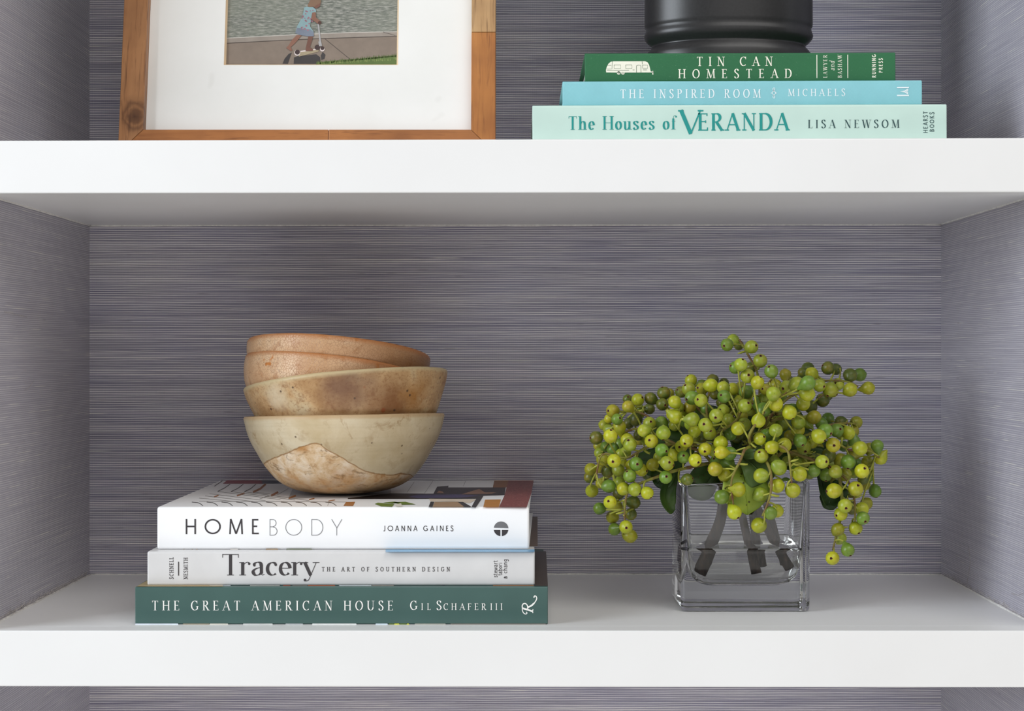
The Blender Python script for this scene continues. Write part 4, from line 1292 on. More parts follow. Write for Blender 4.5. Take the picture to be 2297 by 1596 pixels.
def loft(rings, mat, name, parent=None, closed_top=True):
    n = len(rings[0])
    v = [p for r in rings for p in r]
    f = []
    for k in range(len(rings) - 1):
        for j in range(n):
            a, b = k * n + j, k * n + (j + 1) % n
            f.append((a, b, b + n, a + n))
    f.append(tuple(range(n - 1, -1, -1)))
    f.append(tuple((len(rings) - 1) * n + j for j in range(n)))
    return mk(name, v, f, mat, parent, True)


GLASS = M('clear_glass', 0.0, 0.5)
GLASS.b.inputs['Transmission Weight'].default_value = 1.0
GLASS.b.inputs['IOR'].default_value = 1.47
GLASS.b.inputs['Base Color'].default_value = (0.91, 0.925, 0.94, 1)
GLASS = GLASS.m
WATER = M('vase_water', 0.0, 0.5)
WATER.b.inputs['Transmission Weight'].default_value = 1.0
WATER.b.inputs['IOR'].default_value = 1.33
WATER.b.inputs['Base Color'].default_value = (0.97, 0.955, 0.90, 1)
WATER = WATER.m


def vring(ins, z, r, slope=False):
    return [(x, y, z + (0.0016 * ((x - vx0) / (vx1 - vx0) * 2 - 1) if slope else 0)) for x, y in rrect(vx0 + ins, vx1 - ins, YV + ins, YV + VDEP - ins, r)]


BT = 0.0192
INN = [(0.0030, VH - 0.003, 0.003), (0.0040, 0.085, 0.003), (0.0062, 0.05, 0.0036), (0.0076, 0.036, 0.0045), (0.0100, 0.0275, 0.006), (0.0145, 0.0222, 0.008), (0.0215, BT, 0.010)]
rings = [vring(0.0035, 0.0004, 0.003), vring(0.0012, 0.0009, 0.0036), vring(0.0002, 0.0028, 0.0042), vring(0, 0.006, 0.0045), vring(0, 0.05, 0.0045), vring(0, VH - 0.0022, 0.0045, True),
         vring(0.0005, VH - 0.0006, 0.0042, True), vring(0.0012, VH, 0.0038, True), vring(0.0022, VH, 0.003, True), vring(0.0028, VH - 0.0007, 0.003, True), vring(*INN[0], True)] + [vring(*q) for q in INN[1:]]
vase = loft(rings, GLASS, 'glass_vase')
tag(vase, 'square clear glass vase half filled with water under the berries', 'vase')
WZ = 0.0491
e_ = 0.0002
rings = [vring(INN[6][0] - e_, BT - e_, 0.010), vring(INN[5][0] - e_, INN[5][1] - e_, 0.008), vring(INN[4][0] - e_, INN[4][1], 0.006), vring(INN[3][0] - e_, INN[3][1], 0.0045),
         vring(0.0064 - e_, WZ - 0.002, 0.0036), vring(0.0062 - e_, WZ + 0.0008, 0.0036), vring(0.0072, WZ + 0.0002, 0.0036), vring(0.0090, WZ - 0.0001, 0.0036)]
wat = loft(rings, WATER, 'vase_water')
tag(wat, 'clear water standing in the square glass vase', 'water')
# ------------------------------------------------------------------ berry branches
TILES = {
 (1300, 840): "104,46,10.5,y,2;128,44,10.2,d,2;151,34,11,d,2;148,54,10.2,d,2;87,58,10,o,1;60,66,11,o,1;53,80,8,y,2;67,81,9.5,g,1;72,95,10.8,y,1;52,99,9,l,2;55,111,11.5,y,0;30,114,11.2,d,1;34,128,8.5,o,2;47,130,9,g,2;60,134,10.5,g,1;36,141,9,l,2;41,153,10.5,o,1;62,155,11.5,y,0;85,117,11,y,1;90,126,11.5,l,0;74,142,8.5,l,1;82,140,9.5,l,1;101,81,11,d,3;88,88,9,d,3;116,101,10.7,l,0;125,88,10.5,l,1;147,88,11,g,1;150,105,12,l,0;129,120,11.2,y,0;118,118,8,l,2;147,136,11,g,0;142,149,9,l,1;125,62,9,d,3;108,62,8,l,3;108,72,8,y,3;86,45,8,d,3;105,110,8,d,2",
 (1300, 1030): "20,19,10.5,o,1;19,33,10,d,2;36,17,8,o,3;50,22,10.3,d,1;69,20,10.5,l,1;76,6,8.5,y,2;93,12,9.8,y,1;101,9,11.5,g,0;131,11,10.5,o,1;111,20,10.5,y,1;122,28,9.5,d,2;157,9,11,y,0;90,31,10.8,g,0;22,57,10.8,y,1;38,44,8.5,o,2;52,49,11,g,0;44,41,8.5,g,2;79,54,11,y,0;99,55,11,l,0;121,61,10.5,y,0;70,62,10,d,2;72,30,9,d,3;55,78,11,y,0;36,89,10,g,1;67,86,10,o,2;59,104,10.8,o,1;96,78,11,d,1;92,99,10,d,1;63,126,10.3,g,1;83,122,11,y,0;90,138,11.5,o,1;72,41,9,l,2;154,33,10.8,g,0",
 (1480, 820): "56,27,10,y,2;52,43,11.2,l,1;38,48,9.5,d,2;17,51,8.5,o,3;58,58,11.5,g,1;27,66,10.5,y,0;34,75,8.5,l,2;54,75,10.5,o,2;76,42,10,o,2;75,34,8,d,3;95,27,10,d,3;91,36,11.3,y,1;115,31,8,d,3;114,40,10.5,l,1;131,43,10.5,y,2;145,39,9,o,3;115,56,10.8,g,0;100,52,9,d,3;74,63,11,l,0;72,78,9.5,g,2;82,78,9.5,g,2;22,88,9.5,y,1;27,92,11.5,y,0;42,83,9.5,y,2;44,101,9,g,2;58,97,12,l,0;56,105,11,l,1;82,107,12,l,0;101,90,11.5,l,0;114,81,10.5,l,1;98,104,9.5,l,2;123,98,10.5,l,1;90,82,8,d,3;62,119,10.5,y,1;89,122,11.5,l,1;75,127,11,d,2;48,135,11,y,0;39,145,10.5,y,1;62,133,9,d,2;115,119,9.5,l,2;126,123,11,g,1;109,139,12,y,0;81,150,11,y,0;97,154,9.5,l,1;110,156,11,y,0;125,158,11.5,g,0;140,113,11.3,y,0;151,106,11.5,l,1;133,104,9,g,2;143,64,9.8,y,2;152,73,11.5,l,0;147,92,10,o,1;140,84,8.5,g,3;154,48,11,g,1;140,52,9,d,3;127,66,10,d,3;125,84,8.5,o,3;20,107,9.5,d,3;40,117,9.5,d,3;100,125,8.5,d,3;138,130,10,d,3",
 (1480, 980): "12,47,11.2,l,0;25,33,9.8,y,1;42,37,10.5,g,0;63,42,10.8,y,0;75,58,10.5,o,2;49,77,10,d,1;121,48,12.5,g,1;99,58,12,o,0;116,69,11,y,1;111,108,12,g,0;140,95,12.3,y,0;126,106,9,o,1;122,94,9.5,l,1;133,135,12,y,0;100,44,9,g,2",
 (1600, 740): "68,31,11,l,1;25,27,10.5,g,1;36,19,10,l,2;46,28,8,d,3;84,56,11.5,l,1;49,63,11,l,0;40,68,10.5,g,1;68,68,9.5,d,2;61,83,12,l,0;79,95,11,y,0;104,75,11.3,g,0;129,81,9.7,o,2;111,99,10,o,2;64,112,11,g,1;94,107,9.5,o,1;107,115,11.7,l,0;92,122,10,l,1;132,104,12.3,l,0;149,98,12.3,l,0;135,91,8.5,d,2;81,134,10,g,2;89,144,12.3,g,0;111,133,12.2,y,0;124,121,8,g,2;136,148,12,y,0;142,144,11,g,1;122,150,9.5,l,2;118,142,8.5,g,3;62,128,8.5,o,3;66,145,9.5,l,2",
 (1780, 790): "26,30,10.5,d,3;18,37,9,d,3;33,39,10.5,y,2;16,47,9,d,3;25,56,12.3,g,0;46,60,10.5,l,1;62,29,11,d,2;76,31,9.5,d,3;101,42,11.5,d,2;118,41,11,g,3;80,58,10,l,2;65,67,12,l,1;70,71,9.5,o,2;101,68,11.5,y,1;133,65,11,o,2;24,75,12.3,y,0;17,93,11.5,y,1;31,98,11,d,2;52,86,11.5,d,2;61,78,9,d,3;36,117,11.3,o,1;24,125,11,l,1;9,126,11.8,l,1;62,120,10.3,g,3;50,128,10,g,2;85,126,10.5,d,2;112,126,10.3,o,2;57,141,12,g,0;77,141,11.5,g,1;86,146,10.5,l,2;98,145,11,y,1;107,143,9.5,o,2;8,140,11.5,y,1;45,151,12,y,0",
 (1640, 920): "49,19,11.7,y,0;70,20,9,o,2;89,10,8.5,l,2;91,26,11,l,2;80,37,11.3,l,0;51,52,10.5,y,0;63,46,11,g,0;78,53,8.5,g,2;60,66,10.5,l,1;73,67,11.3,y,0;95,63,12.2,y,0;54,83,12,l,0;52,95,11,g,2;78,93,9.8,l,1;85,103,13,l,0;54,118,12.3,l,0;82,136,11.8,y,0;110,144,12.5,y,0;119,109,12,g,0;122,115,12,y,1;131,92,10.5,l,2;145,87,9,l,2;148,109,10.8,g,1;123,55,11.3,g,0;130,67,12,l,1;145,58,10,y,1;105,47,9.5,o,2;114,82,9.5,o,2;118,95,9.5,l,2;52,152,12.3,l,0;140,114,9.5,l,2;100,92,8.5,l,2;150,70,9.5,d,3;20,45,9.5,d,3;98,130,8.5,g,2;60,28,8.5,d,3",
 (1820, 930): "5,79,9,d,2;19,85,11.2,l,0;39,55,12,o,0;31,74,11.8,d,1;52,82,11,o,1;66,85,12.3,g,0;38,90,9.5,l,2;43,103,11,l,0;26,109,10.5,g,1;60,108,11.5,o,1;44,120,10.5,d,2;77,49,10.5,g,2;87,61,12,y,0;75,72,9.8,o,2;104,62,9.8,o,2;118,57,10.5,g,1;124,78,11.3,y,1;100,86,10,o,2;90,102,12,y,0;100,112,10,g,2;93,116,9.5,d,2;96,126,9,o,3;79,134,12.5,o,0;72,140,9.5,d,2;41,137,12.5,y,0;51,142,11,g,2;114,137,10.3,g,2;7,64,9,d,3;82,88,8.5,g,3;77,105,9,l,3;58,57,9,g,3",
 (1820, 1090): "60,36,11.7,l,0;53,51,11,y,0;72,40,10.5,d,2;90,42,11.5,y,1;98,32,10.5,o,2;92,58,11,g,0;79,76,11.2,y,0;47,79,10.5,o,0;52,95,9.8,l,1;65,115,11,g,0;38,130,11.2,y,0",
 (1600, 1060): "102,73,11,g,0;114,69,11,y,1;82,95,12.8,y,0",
}
LAYER = {0: 0.064, 1: 0.086, 2: 0.112, 3: 0.142}
CEN = (1660, 1010)
berries = []
rb = random.Random(21)
for (ox, oy), s in TILES.items():
    for it in s.split(';'):
        a, b, r, c, l = it.split(',')
        px, py = ox + float(a) * 10 / 7.98, oy + float(b) * 10 / 7.98
        # the bunch is a dome: sides sit deeper than its front
        dome = 0.022 * min(1, (abs(px - CEN[0]) / 330) ** 2)
        y = LAYER[int(l)] + dome + rb.uniform(-0.006, 0.006)
        if int(l) <= 1 and 1515 < px < 1832 and py > 1060: y = min(y, 0.066) - 0.004 * (1 - int(l))
        elif 1500 < px < 1840 and py > 1040: y = min(y, 0.072) if int(l) < 2 else y
        berries.append([px, py, float(r) * 11.2 / 7.98, c, y])


# berries half hidden inside the bunch
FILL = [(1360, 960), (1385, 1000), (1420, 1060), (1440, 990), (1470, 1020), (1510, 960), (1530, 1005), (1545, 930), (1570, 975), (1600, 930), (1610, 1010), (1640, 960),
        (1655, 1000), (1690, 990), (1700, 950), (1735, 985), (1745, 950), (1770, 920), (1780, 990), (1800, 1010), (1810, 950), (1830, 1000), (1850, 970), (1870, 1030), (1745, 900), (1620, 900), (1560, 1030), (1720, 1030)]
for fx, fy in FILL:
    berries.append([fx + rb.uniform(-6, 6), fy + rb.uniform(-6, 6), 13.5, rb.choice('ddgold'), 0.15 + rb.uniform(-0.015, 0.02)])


def bpos(q): return at(q[0], q[1], q[4])


def brad(q): return q[2] * (D0 + q[4]) / F


for it in range(40):                      # ease berries apart in depth
    mv = 0
    for i in range(len(berries)):
        for j in range(i):
            A, B = berries[i], berries[j]
            if abs(A[0] - B[0]) > 34 or abs(A[1] - B[1]) > 34: continue
            d = (bpos(A) - bpos(B)).length
            m_ = (brad(A) + brad(B)) * 0.97
            if d < m_:
                s = 1 if A[4] >= B[4] else -1
                A[4] += s * 0.0012
                B[4] -= s * 0.0012
                mv += 1
    for q in berries:
        q[4] = min(max(q[4], 0.04), 0.215)
    if not mv: break

BMESH = {}


def berry_mesh(key, c1, c2, blush, bloom):
    m = berry_skin(key, c1, c2, blush, bloom)
    return [berry_shape(m, False), berry_shape(m, True)]


def berry_skin(key, c1, c2, blush, bloom):
    m = M('berry_skin_' + key, 0.36, 0.45)
    co = m.coord()
    n = m.noise(co, 260, 2)
    z = m.sep(co)[2]
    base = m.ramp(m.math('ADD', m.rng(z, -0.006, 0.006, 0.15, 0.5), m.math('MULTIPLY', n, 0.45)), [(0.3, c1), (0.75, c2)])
    inf = m.n('ShaderNodeObjectInfo')
    base = m.mix(m.math('MULTIPLY', m.rng(m.noise(m.map(co, loc=(.4, .1, .2)), 150, 3), 0.5, 0.72), blush), base, rgb(178, 132, 40))
    hsv = m.n('ShaderNodeHueSaturation')
    m.put(hsv.inputs['Color'], base)
    m.put(hsv.inputs['Hue'], m.rng(inf.outputs['Random'], 0, 1, 0.494, 0.512))
    m.put(hsv.inputs['Value'], m.rng(m.math('FRACT', m.math('MULTIPLY', inf.outputs['Random'], 7.31)), 0, 1, 0.82, 1.12))
    base = hsv.outputs[0]
    base = m.mix(m.math('MULTIPLY', m.rng(m.noise(co, 90, 3), 0.45, 0.75), bloom), base, rgb(150, 158, 108))
    sp = m.voro(m.map(co, loc=(.17, .05, .3)), 520, 'F1')
    base = m.mix(m.rng(sp, 0.10, 0.16, 0.75, 0), base, rgb(74, 62, 24))
    m.col(base)
    m.b.inputs['Subsurface Weight'].default_value = 0.0
    m.bump(m.noise(co, 900, 2), 0.03, 0.0002)
    return m


def berry_shape(m, pear):
    prof = [(0.0, -1.10), (.13, -1.09), (.28, -1.0), (.58, -.80), (.84, -.50), (.97, -.16), (1.0, .08), (.95, .36), (.82, .60), (.62, .80), (.40, .93), (.25, .985), (.21, 1.03), (.16, 1.0), (.11, .93), (0.0, .90)]
    if pear:
        prof = [(0.0, -1.52), (.12, -1.5), (.20, -1.34), (.38, -1.04), (.70, -.68), (.92, -.28), (1.0, .08)] + prof[7:]
    seg = 14
    v, f, ii = [], [], []
    n_ = len(prof)
    R_ = 0.0052
    for j in range(seg):
        a = 2 * math.pi * j / seg
        for k, (r, zz) in enumerate(prof[1:-1]):
            w = 1 + (0.10 * math.cos(3 * a + 0.7) + 0.05 * math.cos(5 * a) if 10 <= k <= 12 else 0)
            v.append((r * w * R_ * math.cos(a), r * w * R_ * math.sin(a), zz * R_))
    n2 = n_ - 2
    for j in range(seg):
        for k in range(n2 - 1):
            f.append((j * n2 + k, ((j + 1) % seg) * n2 + k, ((j + 1) % seg) * n2 + k + 1, j * n2 + k + 1))
            ii.append(1 if k == 11 else (2 if k >= 12 else 0))
    f.append(tuple(j * n2 for j in range(seg - 1, -1, -1))); ii.append(0)
    f.append(tuple(j * n2 + n2 - 1 for j in range(seg))); ii.append(2)
    me = bpy.data.meshes.new('berry')
    me.from_pydata(v, [], f)
    me.materials.append(m.m); me.materials.append(CALYX); me.materials.append(EYE)
    for p, i in zip(me.polygons, ii):
        p.material_index = i
        p.use_smooth = True
    return me


CALYX = plain('calyx_rim', rgb(140, 92, 62), 0.7, 0.2, 0.3, 900)
EYE = plain('calyx_eye', rgb(52, 32, 22), 0.8, 0.2, 0.3, 900)
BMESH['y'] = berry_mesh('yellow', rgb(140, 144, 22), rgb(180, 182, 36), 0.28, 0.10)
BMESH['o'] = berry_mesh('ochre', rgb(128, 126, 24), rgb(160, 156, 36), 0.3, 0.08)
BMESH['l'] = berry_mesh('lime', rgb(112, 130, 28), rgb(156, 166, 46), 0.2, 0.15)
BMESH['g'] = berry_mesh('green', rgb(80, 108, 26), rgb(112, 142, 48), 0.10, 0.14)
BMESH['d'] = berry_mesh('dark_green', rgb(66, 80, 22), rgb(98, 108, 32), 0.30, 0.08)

TWIG = M('twig_bark', 0.6, 0.3)
_n = TWIG.noise(TWIG.coord(), 120, 3)
TWIG.col(TWIG.ramp(_n, [(0.3, rgb(96, 58, 44)), (0.42, rgb(112, 92, 50)), (0.6, rgb(124, 124, 48))]))
TWIG = TWIG.m
STALK = plain('berry_stalk', rgb(150, 152, 60), 0.55, 0.3, 0.2, 160)
BARK = M('stem_bark', 0.75, 0.25)
_n = BARK.noise(BARK.map(BARK.coord(), (400, 400, 90)), 1.0, 4)
BARK.col(BARK.ramp(_n, [(0.3, rgb(34, 24, 20)), (0.55, rgb(58, 42, 34)), (0.75, rgb(92, 72, 58))]))
BARK.bump(_n, 0.4, 0.0006)
BARK = BARK.m

# branch: label, woody stem (px, py, y) from the water up, twigs
BR = [
 ('berry branch arching to the left with a cluster drooping beside the vase',
  [(1566, 1288, .118), (1592, 1230, .120), (1618, 1165, .122), (1622, 1085, .120)],
  [[(1622, 1085, .120), (1580, 1020, .108), (1520, 1000, .098), (1455, 1003, .088), (1405, 1028, .088), (1352, 1020, .092), (1336, 1075, .090)],
   [(1520, 1000, .098), (1470, 975, .10), (1432, 962, .105), (1385, 975, .105), (1350, 978, .105)],
   [(1500, 998, .098), (1465, 945, .118), (1430, 925, .125), (1392, 925, .12)],
   [(1590, 1040, .100), (1520, 1055, .086), (1470, 1072, .080), (1425, 1090, .078), (1408, 1105, .078), (1402, 1135, .078), (1401, 1165, .078), (1408, 1195, .080)]]),
 ('berry branch leaning back to the upper left behind the front clusters',
  [(1582, 1262, .140), (1604, 1200, .135), (1630, 1140, .130), (1634, 1080, .128)],
  [[(1634, 1080, .128), (1600, 985, .118), (1585, 920, .108), (1592, 880, .108), (1605, 862, .115)],
   [(1600, 985, .118), (1550, 950, .105), (1505, 925, .11), (1480, 905, .122)],
   [(1590, 940, .112), (1555, 905, .118), (1548, 868, .125)],
   [(1600, 985, .118), (1622, 965, .085), (1650, 945, .075), (1668, 915, .078), (1690, 905, .08)],
   [(1605, 1000, .112), (1560, 1000, .092), (1530, 985, .085)],
   [(1600, 985, .118), (1635, 935, .10), (1660, 905, .12)]]),
 ('berry branch rising to the topmost sprig of the bunch',
  [(1693, 1287, .118), (1681, 1232, .120), (1664, 1160, .124), (1655, 1080, .126)],
  [[(1655, 1080, .126), (1690, 960, .122), (1704, 890, .112), (1698, 835, .104), (1680, 800, .104), (1662, 768, .104), (1658, 762, .104)],
   [(1704, 890, .112), (1720, 868, .10), (1732, 848, .09)],
   [(1695, 930, .12), (1665, 900, .12), (1655, 880, .12)]]),
 ('berry branch reaching out to the upper right',
  [(1766, 1275, .122), (1742, 1232, .122), (1700, 1150, .126), (1672, 1080, .128)],
  [[(1672, 1080, .128), (1715, 960, .10), (1760, 900, .088), (1800, 878, .088), (1838, 858, .105), (1870, 854, .118), (1905, 858, .122), (1925, 868, .122)],
   [(1740, 930, .095), (1780, 925, .09), (1800, 915, .10)],
   [(1838, 858, .105), (1850, 880, .108), (1835, 895, .11)],
   [(1715, 960, .10), (1722, 920, .085), (1738, 905, .075), (1765, 880, .07)],
   [(1730, 945, .095), (1765, 935, .075), (1795, 925, .075)]]),
 ('berry branch spreading right and drooping beyond the vase',
  [(1752, 1262, .146), (1745, 1236, .144), (1722, 1150, .138), (1690, 1082, .130)],
  [[(1690, 1082, .130), (1760, 1010, .105), (1815, 975, .092), (1870, 990, .088), (1905, 1010, .088), (1950, 1012, .10), (1975, 1030, .108)],
   [(1760, 1010, .105), (1830, 1035, .10), (1880, 1060, .088), (1908, 1090, .08), (1917, 1130, .078), (1918, 1170, .076)],
   [(1880, 1060, .088), (1888, 1110, .088), (1884, 1170, .082), (1875, 1205, .08), (1868, 1235, .08)],
   [(1815, 975, .092), (1860, 955, .105), (1900, 950, .118), (1920, 952, .12)]]),
 ('berry branch tumbling forward over the front rim of the vase',
  [(1702, 1268, .142), (1694, 1205, .138), (1684, 1130, .125), (1672, 1076, .112)],
  [[(1672, 1076, .112), (1690, 1010, .078), (1672, 1008, .060), (1660, 1035, .055), (1645, 1065, .055), (1640, 1092, .055), (1646, 1140, .056)],
   [(1690, 1010, .078), (1740, 1000, .062), (1766, 1012, .056), (1772, 1045, .054), (1776, 1085, .054)],
   [(1700, 1010, .075), (1726, 1050, .060), (1730, 1095, .054), (1722, 1130, .053), (1710, 1158, .054)],
   [(1690, 1010, .078), (1680, 980, .06), (1700, 945, .058), (1715, 925, .06)]]),
]
branches = []
segs = []
for bi, (lab, stem, twigs) in enumerate(BR):
    base = at(*stem[0])
    root = empty('berry_branch', base, lab, 'branch', 'berry branches in the glass vase')
    g = Geo()
    sp = catmull([at(*p) for p in stem], 5)
    n = len(sp)
    g.tube(sp, [0.0042 - 0.0016 * k / (n - 1) if bi != 0 else 0.0062 - 0.0026 * k / (n - 1) for k in range(n)], 10)
    g.obj('stem', BARK, root, True)
    tg = Geo()
    for t in twigs:
        q = catmull([at(*p) for p in t], 5)
        n = len(q)
        tg.tube(q, [0.0014 - 0.0007 * k / (n - 1) + 0.0002 * mnoise.noise(q[k] * 300) for k in range(n)], 7)
        for k in range(n - 1): segs.append((bi, q[k], q[k + 1]))
    branches.append((root, tg))

stalks = [Geo() for _ in BR]
forks = []            # points along stalks already grown: (branch, point, direction)


def nearest(p):
    best = None
    for bi, a, b in segs:
        ab = b - a
        t = max(0, min(1, (p - a).dot(ab) / max(ab.length_squared, 1e-12)))
        s = a + ab * t
        d = (p - s).length
        if best is None or d < best[0]: best = (d, bi, s, ab)
    for bi, s, ab in forks:
        d = (p - s).length * 1.15 + 0.001
        if d < best[0]: best = (d, bi, s, ab)
    return best


order = sorted(berries, key=lambda q: nearest(bpos(q))[0])
for q in order:
    p, r = bpos(q), brad(q)
    d, bi, s, ab = nearest(p)
    away = (p - s)
    if away.length < 1e-5: away = Vector((0, -1, 0))
    away.normalize()
    jit = Vector((rb.uniform(-1, 1), rb.uniform(-1, 1), rb.uniform(-1, 1)))
    ax = (away * 0.8 + jit * 0.8 + Vector((0, -0.15, -0.1))).normalized()
    # start the stalk a little back along the twig so that it angles out
    s2 = s - ab.normalized() * min(0.006, d * 0.3)
    pear = rb.random() < 0.24
    end = p - ax * r * (1.4 if pear else 1.02)
    tip = p - ax * r * 0.75
    if d > r * 1.15:
        m1 = s2.lerp(end, 0.5) + away * 0.001 - ax * 0.0015
        pts = catmull([s2, m1, end, tip], 3)
        k = len(pts)
        forks.append((bi, pts[k // 3], end - s2))
        stalks[bi].tube(pts, [0.00075 if j < k * 0.6 else 0.00075 + 0.0012 * (j / (k - 1) - 0.6) / 0.4 for j in range(k)], 5)
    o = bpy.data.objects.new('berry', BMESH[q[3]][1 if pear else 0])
    C.objects.link(o)
    root = branches[bi][0]
    o.parent = root
    o.location = p - Vector(root.location)
    sc = r / 0.0052
    o.scale = (sc, sc, sc * rb.uniform(0.97, 1.06))
    o.rotation_euler = ax.to_track_quat('Z', 'Y').to_euler()

# small yellow bracts where berries have dropped
def bract(g, p, d, l):
    d = Vector(d).normalized()
    pts = [p, p + d * l * 0.6, p + d * l]
    g.tube(pts, [0.0007, 0.0010, 0.0003], 4)
    g.tube([p + d * l * 0.55, p + d * l * 0.9 + Vector((0.001, 0, 0.0006))], [0.0006, 0.0002], 4)


for bi, x, y, dp, d in ((2, 1662, 795, .102, (-1, 0, -.3)), (0, 1452, 1018, .07, (.9, -.2, -.6)), (0, 1395, 1150, .074, (-1, -.1, -.2)), (4, 1893, 1000, .075, (0, -.3, 1)), (5, 1662, 1043, .052, (1, -.2, -.1)), (5, 1790, 1035, .05, (1, -.3, .3)), (5, 1738, 1113, .05, (1, -.2, -.2)), (4, 1925, 1118, .072, (1, -.2, .4)), (1, 1650, 990, .07, (.6, -.3, -.6)), (4, 1886, 1183, .076, (1, -.1, 0))):
    p = at(x, y, dp)
    best = None
    for b2, a_, b_ in segs:
        ab = b_ - a_
        t = max(0, min(1, (p - a_).dot(ab) / max(ab.length_squared, 1e-12)))
        c_ = a_ + ab * t
        if best is None or (p - c_).length < best[0]: best = ((p - c_).length, b2, c_)
    bract(stalks[best[1]], best[2], d, 0.007)
for (root, tg), sg in zip(branches, stalks):
    tg.obj('twig', TWIG, root, True)
    tag(sg.obj('berry_stalks', STALK, root, True), kind='stuff')


def leaf_mat(name, a, b, spots):
    m = M(name, 0.42, 0.4)
    co = m.coord('Generated')
    ob = m.coord()
    n = m.noise(ob, 60, 4)
    base = m.ramp(n, [(0.3, a), (0.7, b)])
    u = m.sep(co)
    sp = m.voro(ob, 190, 'F1')
    base = m.mix(m.math('MULTIPLY', m.rng(sp, 0.10, 0.2, 1, 0), spots), base, rgb(64, 44, 24))
    m.col(base)
    m.bump(m.noise(ob, 160, 3), 0.2, 0.0006)
    tr_ = m.n('ShaderNodeBsdfTranslucent')
    m.put(tr_.inputs[0], base)
    ms = m.n('ShaderNodeMixShader')
    ms.inputs[0].default_value = 0.28
    out = m.t.nodes['Material Output']
    m.t.links.new(m.b.outputs[0], ms.inputs[1])
    m.t.links.new(tr_.outputs[0], ms.inputs[2])
    m.t.links.new(ms.outputs[0], out.inputs['Surface'])
    return m.m


LF_B = leaf_mat('leaf_bright', rgb(122, 156, 52), rgb(170, 186, 62), 0.9)
LF_D = leaf_mat('leaf_dark', rgb(40, 66, 26), rgb(66, 92, 34), 0.7)
LF_M = leaf_mat('leaf_mid', rgb(84, 110, 54), rgb(112, 136, 70), 0.6)


def leaf(bi, mid, wid, mat, curl=0.15, side=None, shape=None):
    """leaf blade along the midrib (px, py, y); wid = half width in m, side = sideways direction"""
    pts = catmull([at(*p) for p in mid], 6)
    n = len(pts)
    cols = 9
    g = Geo()
    v = []
    for sgn in (1, -1):
        for k, p in enumerate(pts):
            t = k / (n - 1)
            tan = (pts[min(k + 1, n - 1)] - pts[max(k - 1, 0)]).normalized()
            sd = Vector(side or (1, 0, 0))
            sd = (sd - tan * sd.dot(tan)).normalized()
            nm = tan.cross(sd)
            w = wid * (math.sin(math.pi * min(1, t * 0.93 + 0.05)) ** 0.75 if shape is None else shape(t))
            for j in range(cols):
                q = j / (cols - 1) * 2 - 1
                wave = 0.0008 * math.sin(t * 11 + q * 2)
                v.append(p + sd * q * w + nm * (curl * w * (q * q) + wave * abs(q) + sgn * 0.00022 * (1 - 0.5 * abs(q))))
    f = []
    N_ = n * cols
    for k in range(n - 1):
        for j in range(cols - 1):
            a = k * cols + j
            f.append((a, a + 1, a + cols + 1, a + cols))
            b = a + N_
            f.append((b, b + cols, b + cols + 1, b + 1))
    edge = [j for j in range(cols)] + [k * cols + cols - 1 for k in range(1, n)] + [(n - 1) * cols + j for j in range(cols - 2, -1, -1)] + [k * cols for k in range(n - 2, 0, -1)]
    for a, b in zip(edge, edge[1:] + edge[:1]):
        f.append((a, a + N_, b + N_, b))
    g.add(v, f)
    root = branches[bi][0]
    o = g.obj('leaf', mat, root, True)
    # raised midrib
    h = Geo()
    h.tube([p + Vector((0, -0.0003, 0)) for p in pts], [0.0007 * (1 - 0.7 * k / (n - 1)) for k in range(n)], 5)
    h.obj('midrib', mat, o, True)
    return o


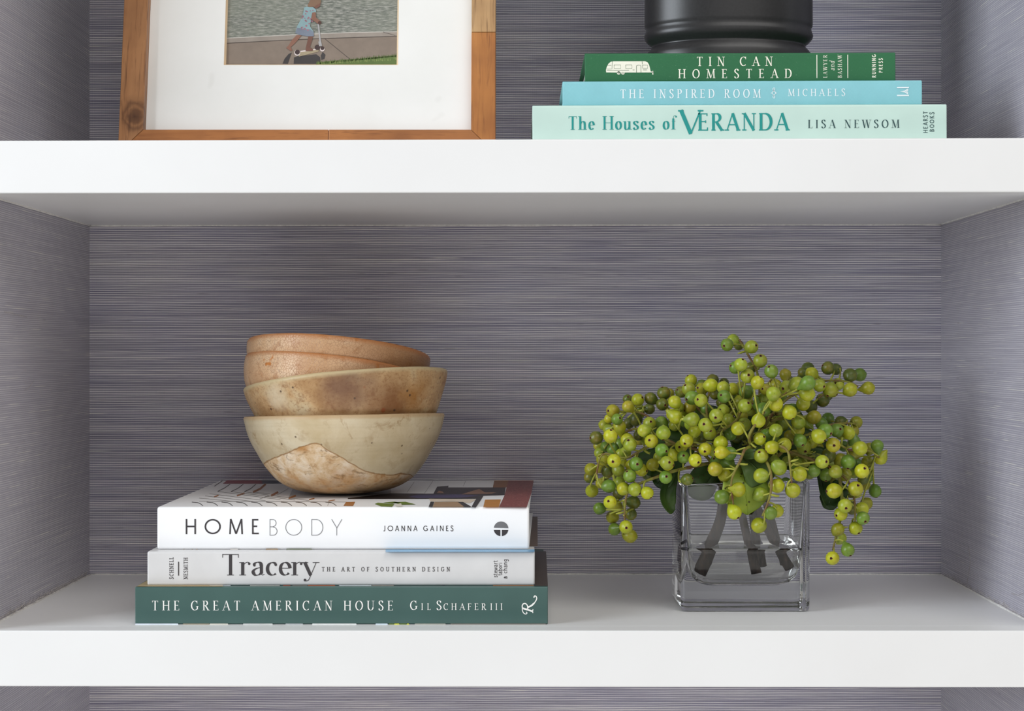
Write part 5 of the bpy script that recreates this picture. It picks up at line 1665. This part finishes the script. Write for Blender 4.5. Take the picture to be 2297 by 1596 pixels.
leaf(5, [(1668, 1045, .088), (1668, 1075, .074), (1672, 1105, .070), (1676, 1135, .069), (1676, 1156, .070)], 0.0200, LF_B, 0.18, None, lambda t: (0.55 + 0.45 * math.sin(math.pi * t * 0.7)) * min(1, (1 - t) * 2.3 + 0.02))
leaf(5, [(1665, 1025, .085), (1695, 1050, .074), (1712, 1078, .070), (1716, 1086, .070)], 0.0125, LF_M, -0.1)
leaf(0, [(1520, 1060, .100), (1502, 1085, .092), (1494, 1115, .086), (1502, 1138, .085), (1512, 1147, .087)], 0.0068, LF_D, 0.5, (1, 0.4, 0))
leaf(0, [(1500, 1040, .110), (1490, 1065, .098), (1478, 1082, .094), (1470, 1090, .094)], 0.010, LF_D, 0.3)
leaf(1, [(1625, 1060, .125), (1595, 1085, .118), (1565, 1095, .116), (1540, 1085, .116)], 0.0145, LF_D, 0.2, (0.2, 0.0, 1))
leaf(1, [(1600, 1050, .112), (1575, 1065, .106), (1545, 1075, .104)], 0.008, LF_D, 0.2, (0, 0.2, 1))
leaf(4, [(1840, 1060, .110), (1846, 1090, .094), (1852, 1115, .088), (1857, 1133, .090)], 0.0068, LF_D, 0.5, (1, 0.5, 0))
leaf(4, [(1880, 1085, .105), (1868, 1110, .098), (1856, 1130, .095), (1848, 1140, .095)], 0.0085, LF_D, 0.3, (1, 0, 0.2))
leaf(4, [(1870, 1080, .115), (1885, 1100, .11), (1896, 1120, .11)], 0.006, LF_D, 0.3)
for bi, mid, w in ((0, [(1560, 1010, .13), (1510, 985, .135), (1450, 975, .14)], .017), (0, [(1540, 1025, .125), (1480, 1035, .12), (1420, 1030, .125)], .014),
                   (1, [(1620, 1000, .14), (1600, 950, .145), (1570, 910, .15)], .017), (2, [(1660, 1020, .14), (1680, 960, .15), (1700, 910, .15)], .018),
                   (3, [(1690, 1010, .14), (1740, 960, .14), (1800, 930, .145)], .017), (4, [(1720, 1040, .14), (1790, 1005, .135), (1860, 1000, .135)], .016), (4, [(1760, 1045, .13), (1830, 1035, .125), (1880, 1045, .125)], .012)):
    leaf(bi, mid, w, LF_D, 0.2, (0.1, 0.5, 1))
leaf(5, [(1660, 1020, .085), (1690, 1014, .072), (1715, 1008, .070)], 0.006, LF_M, 0.2, (0, 0.3, 1))
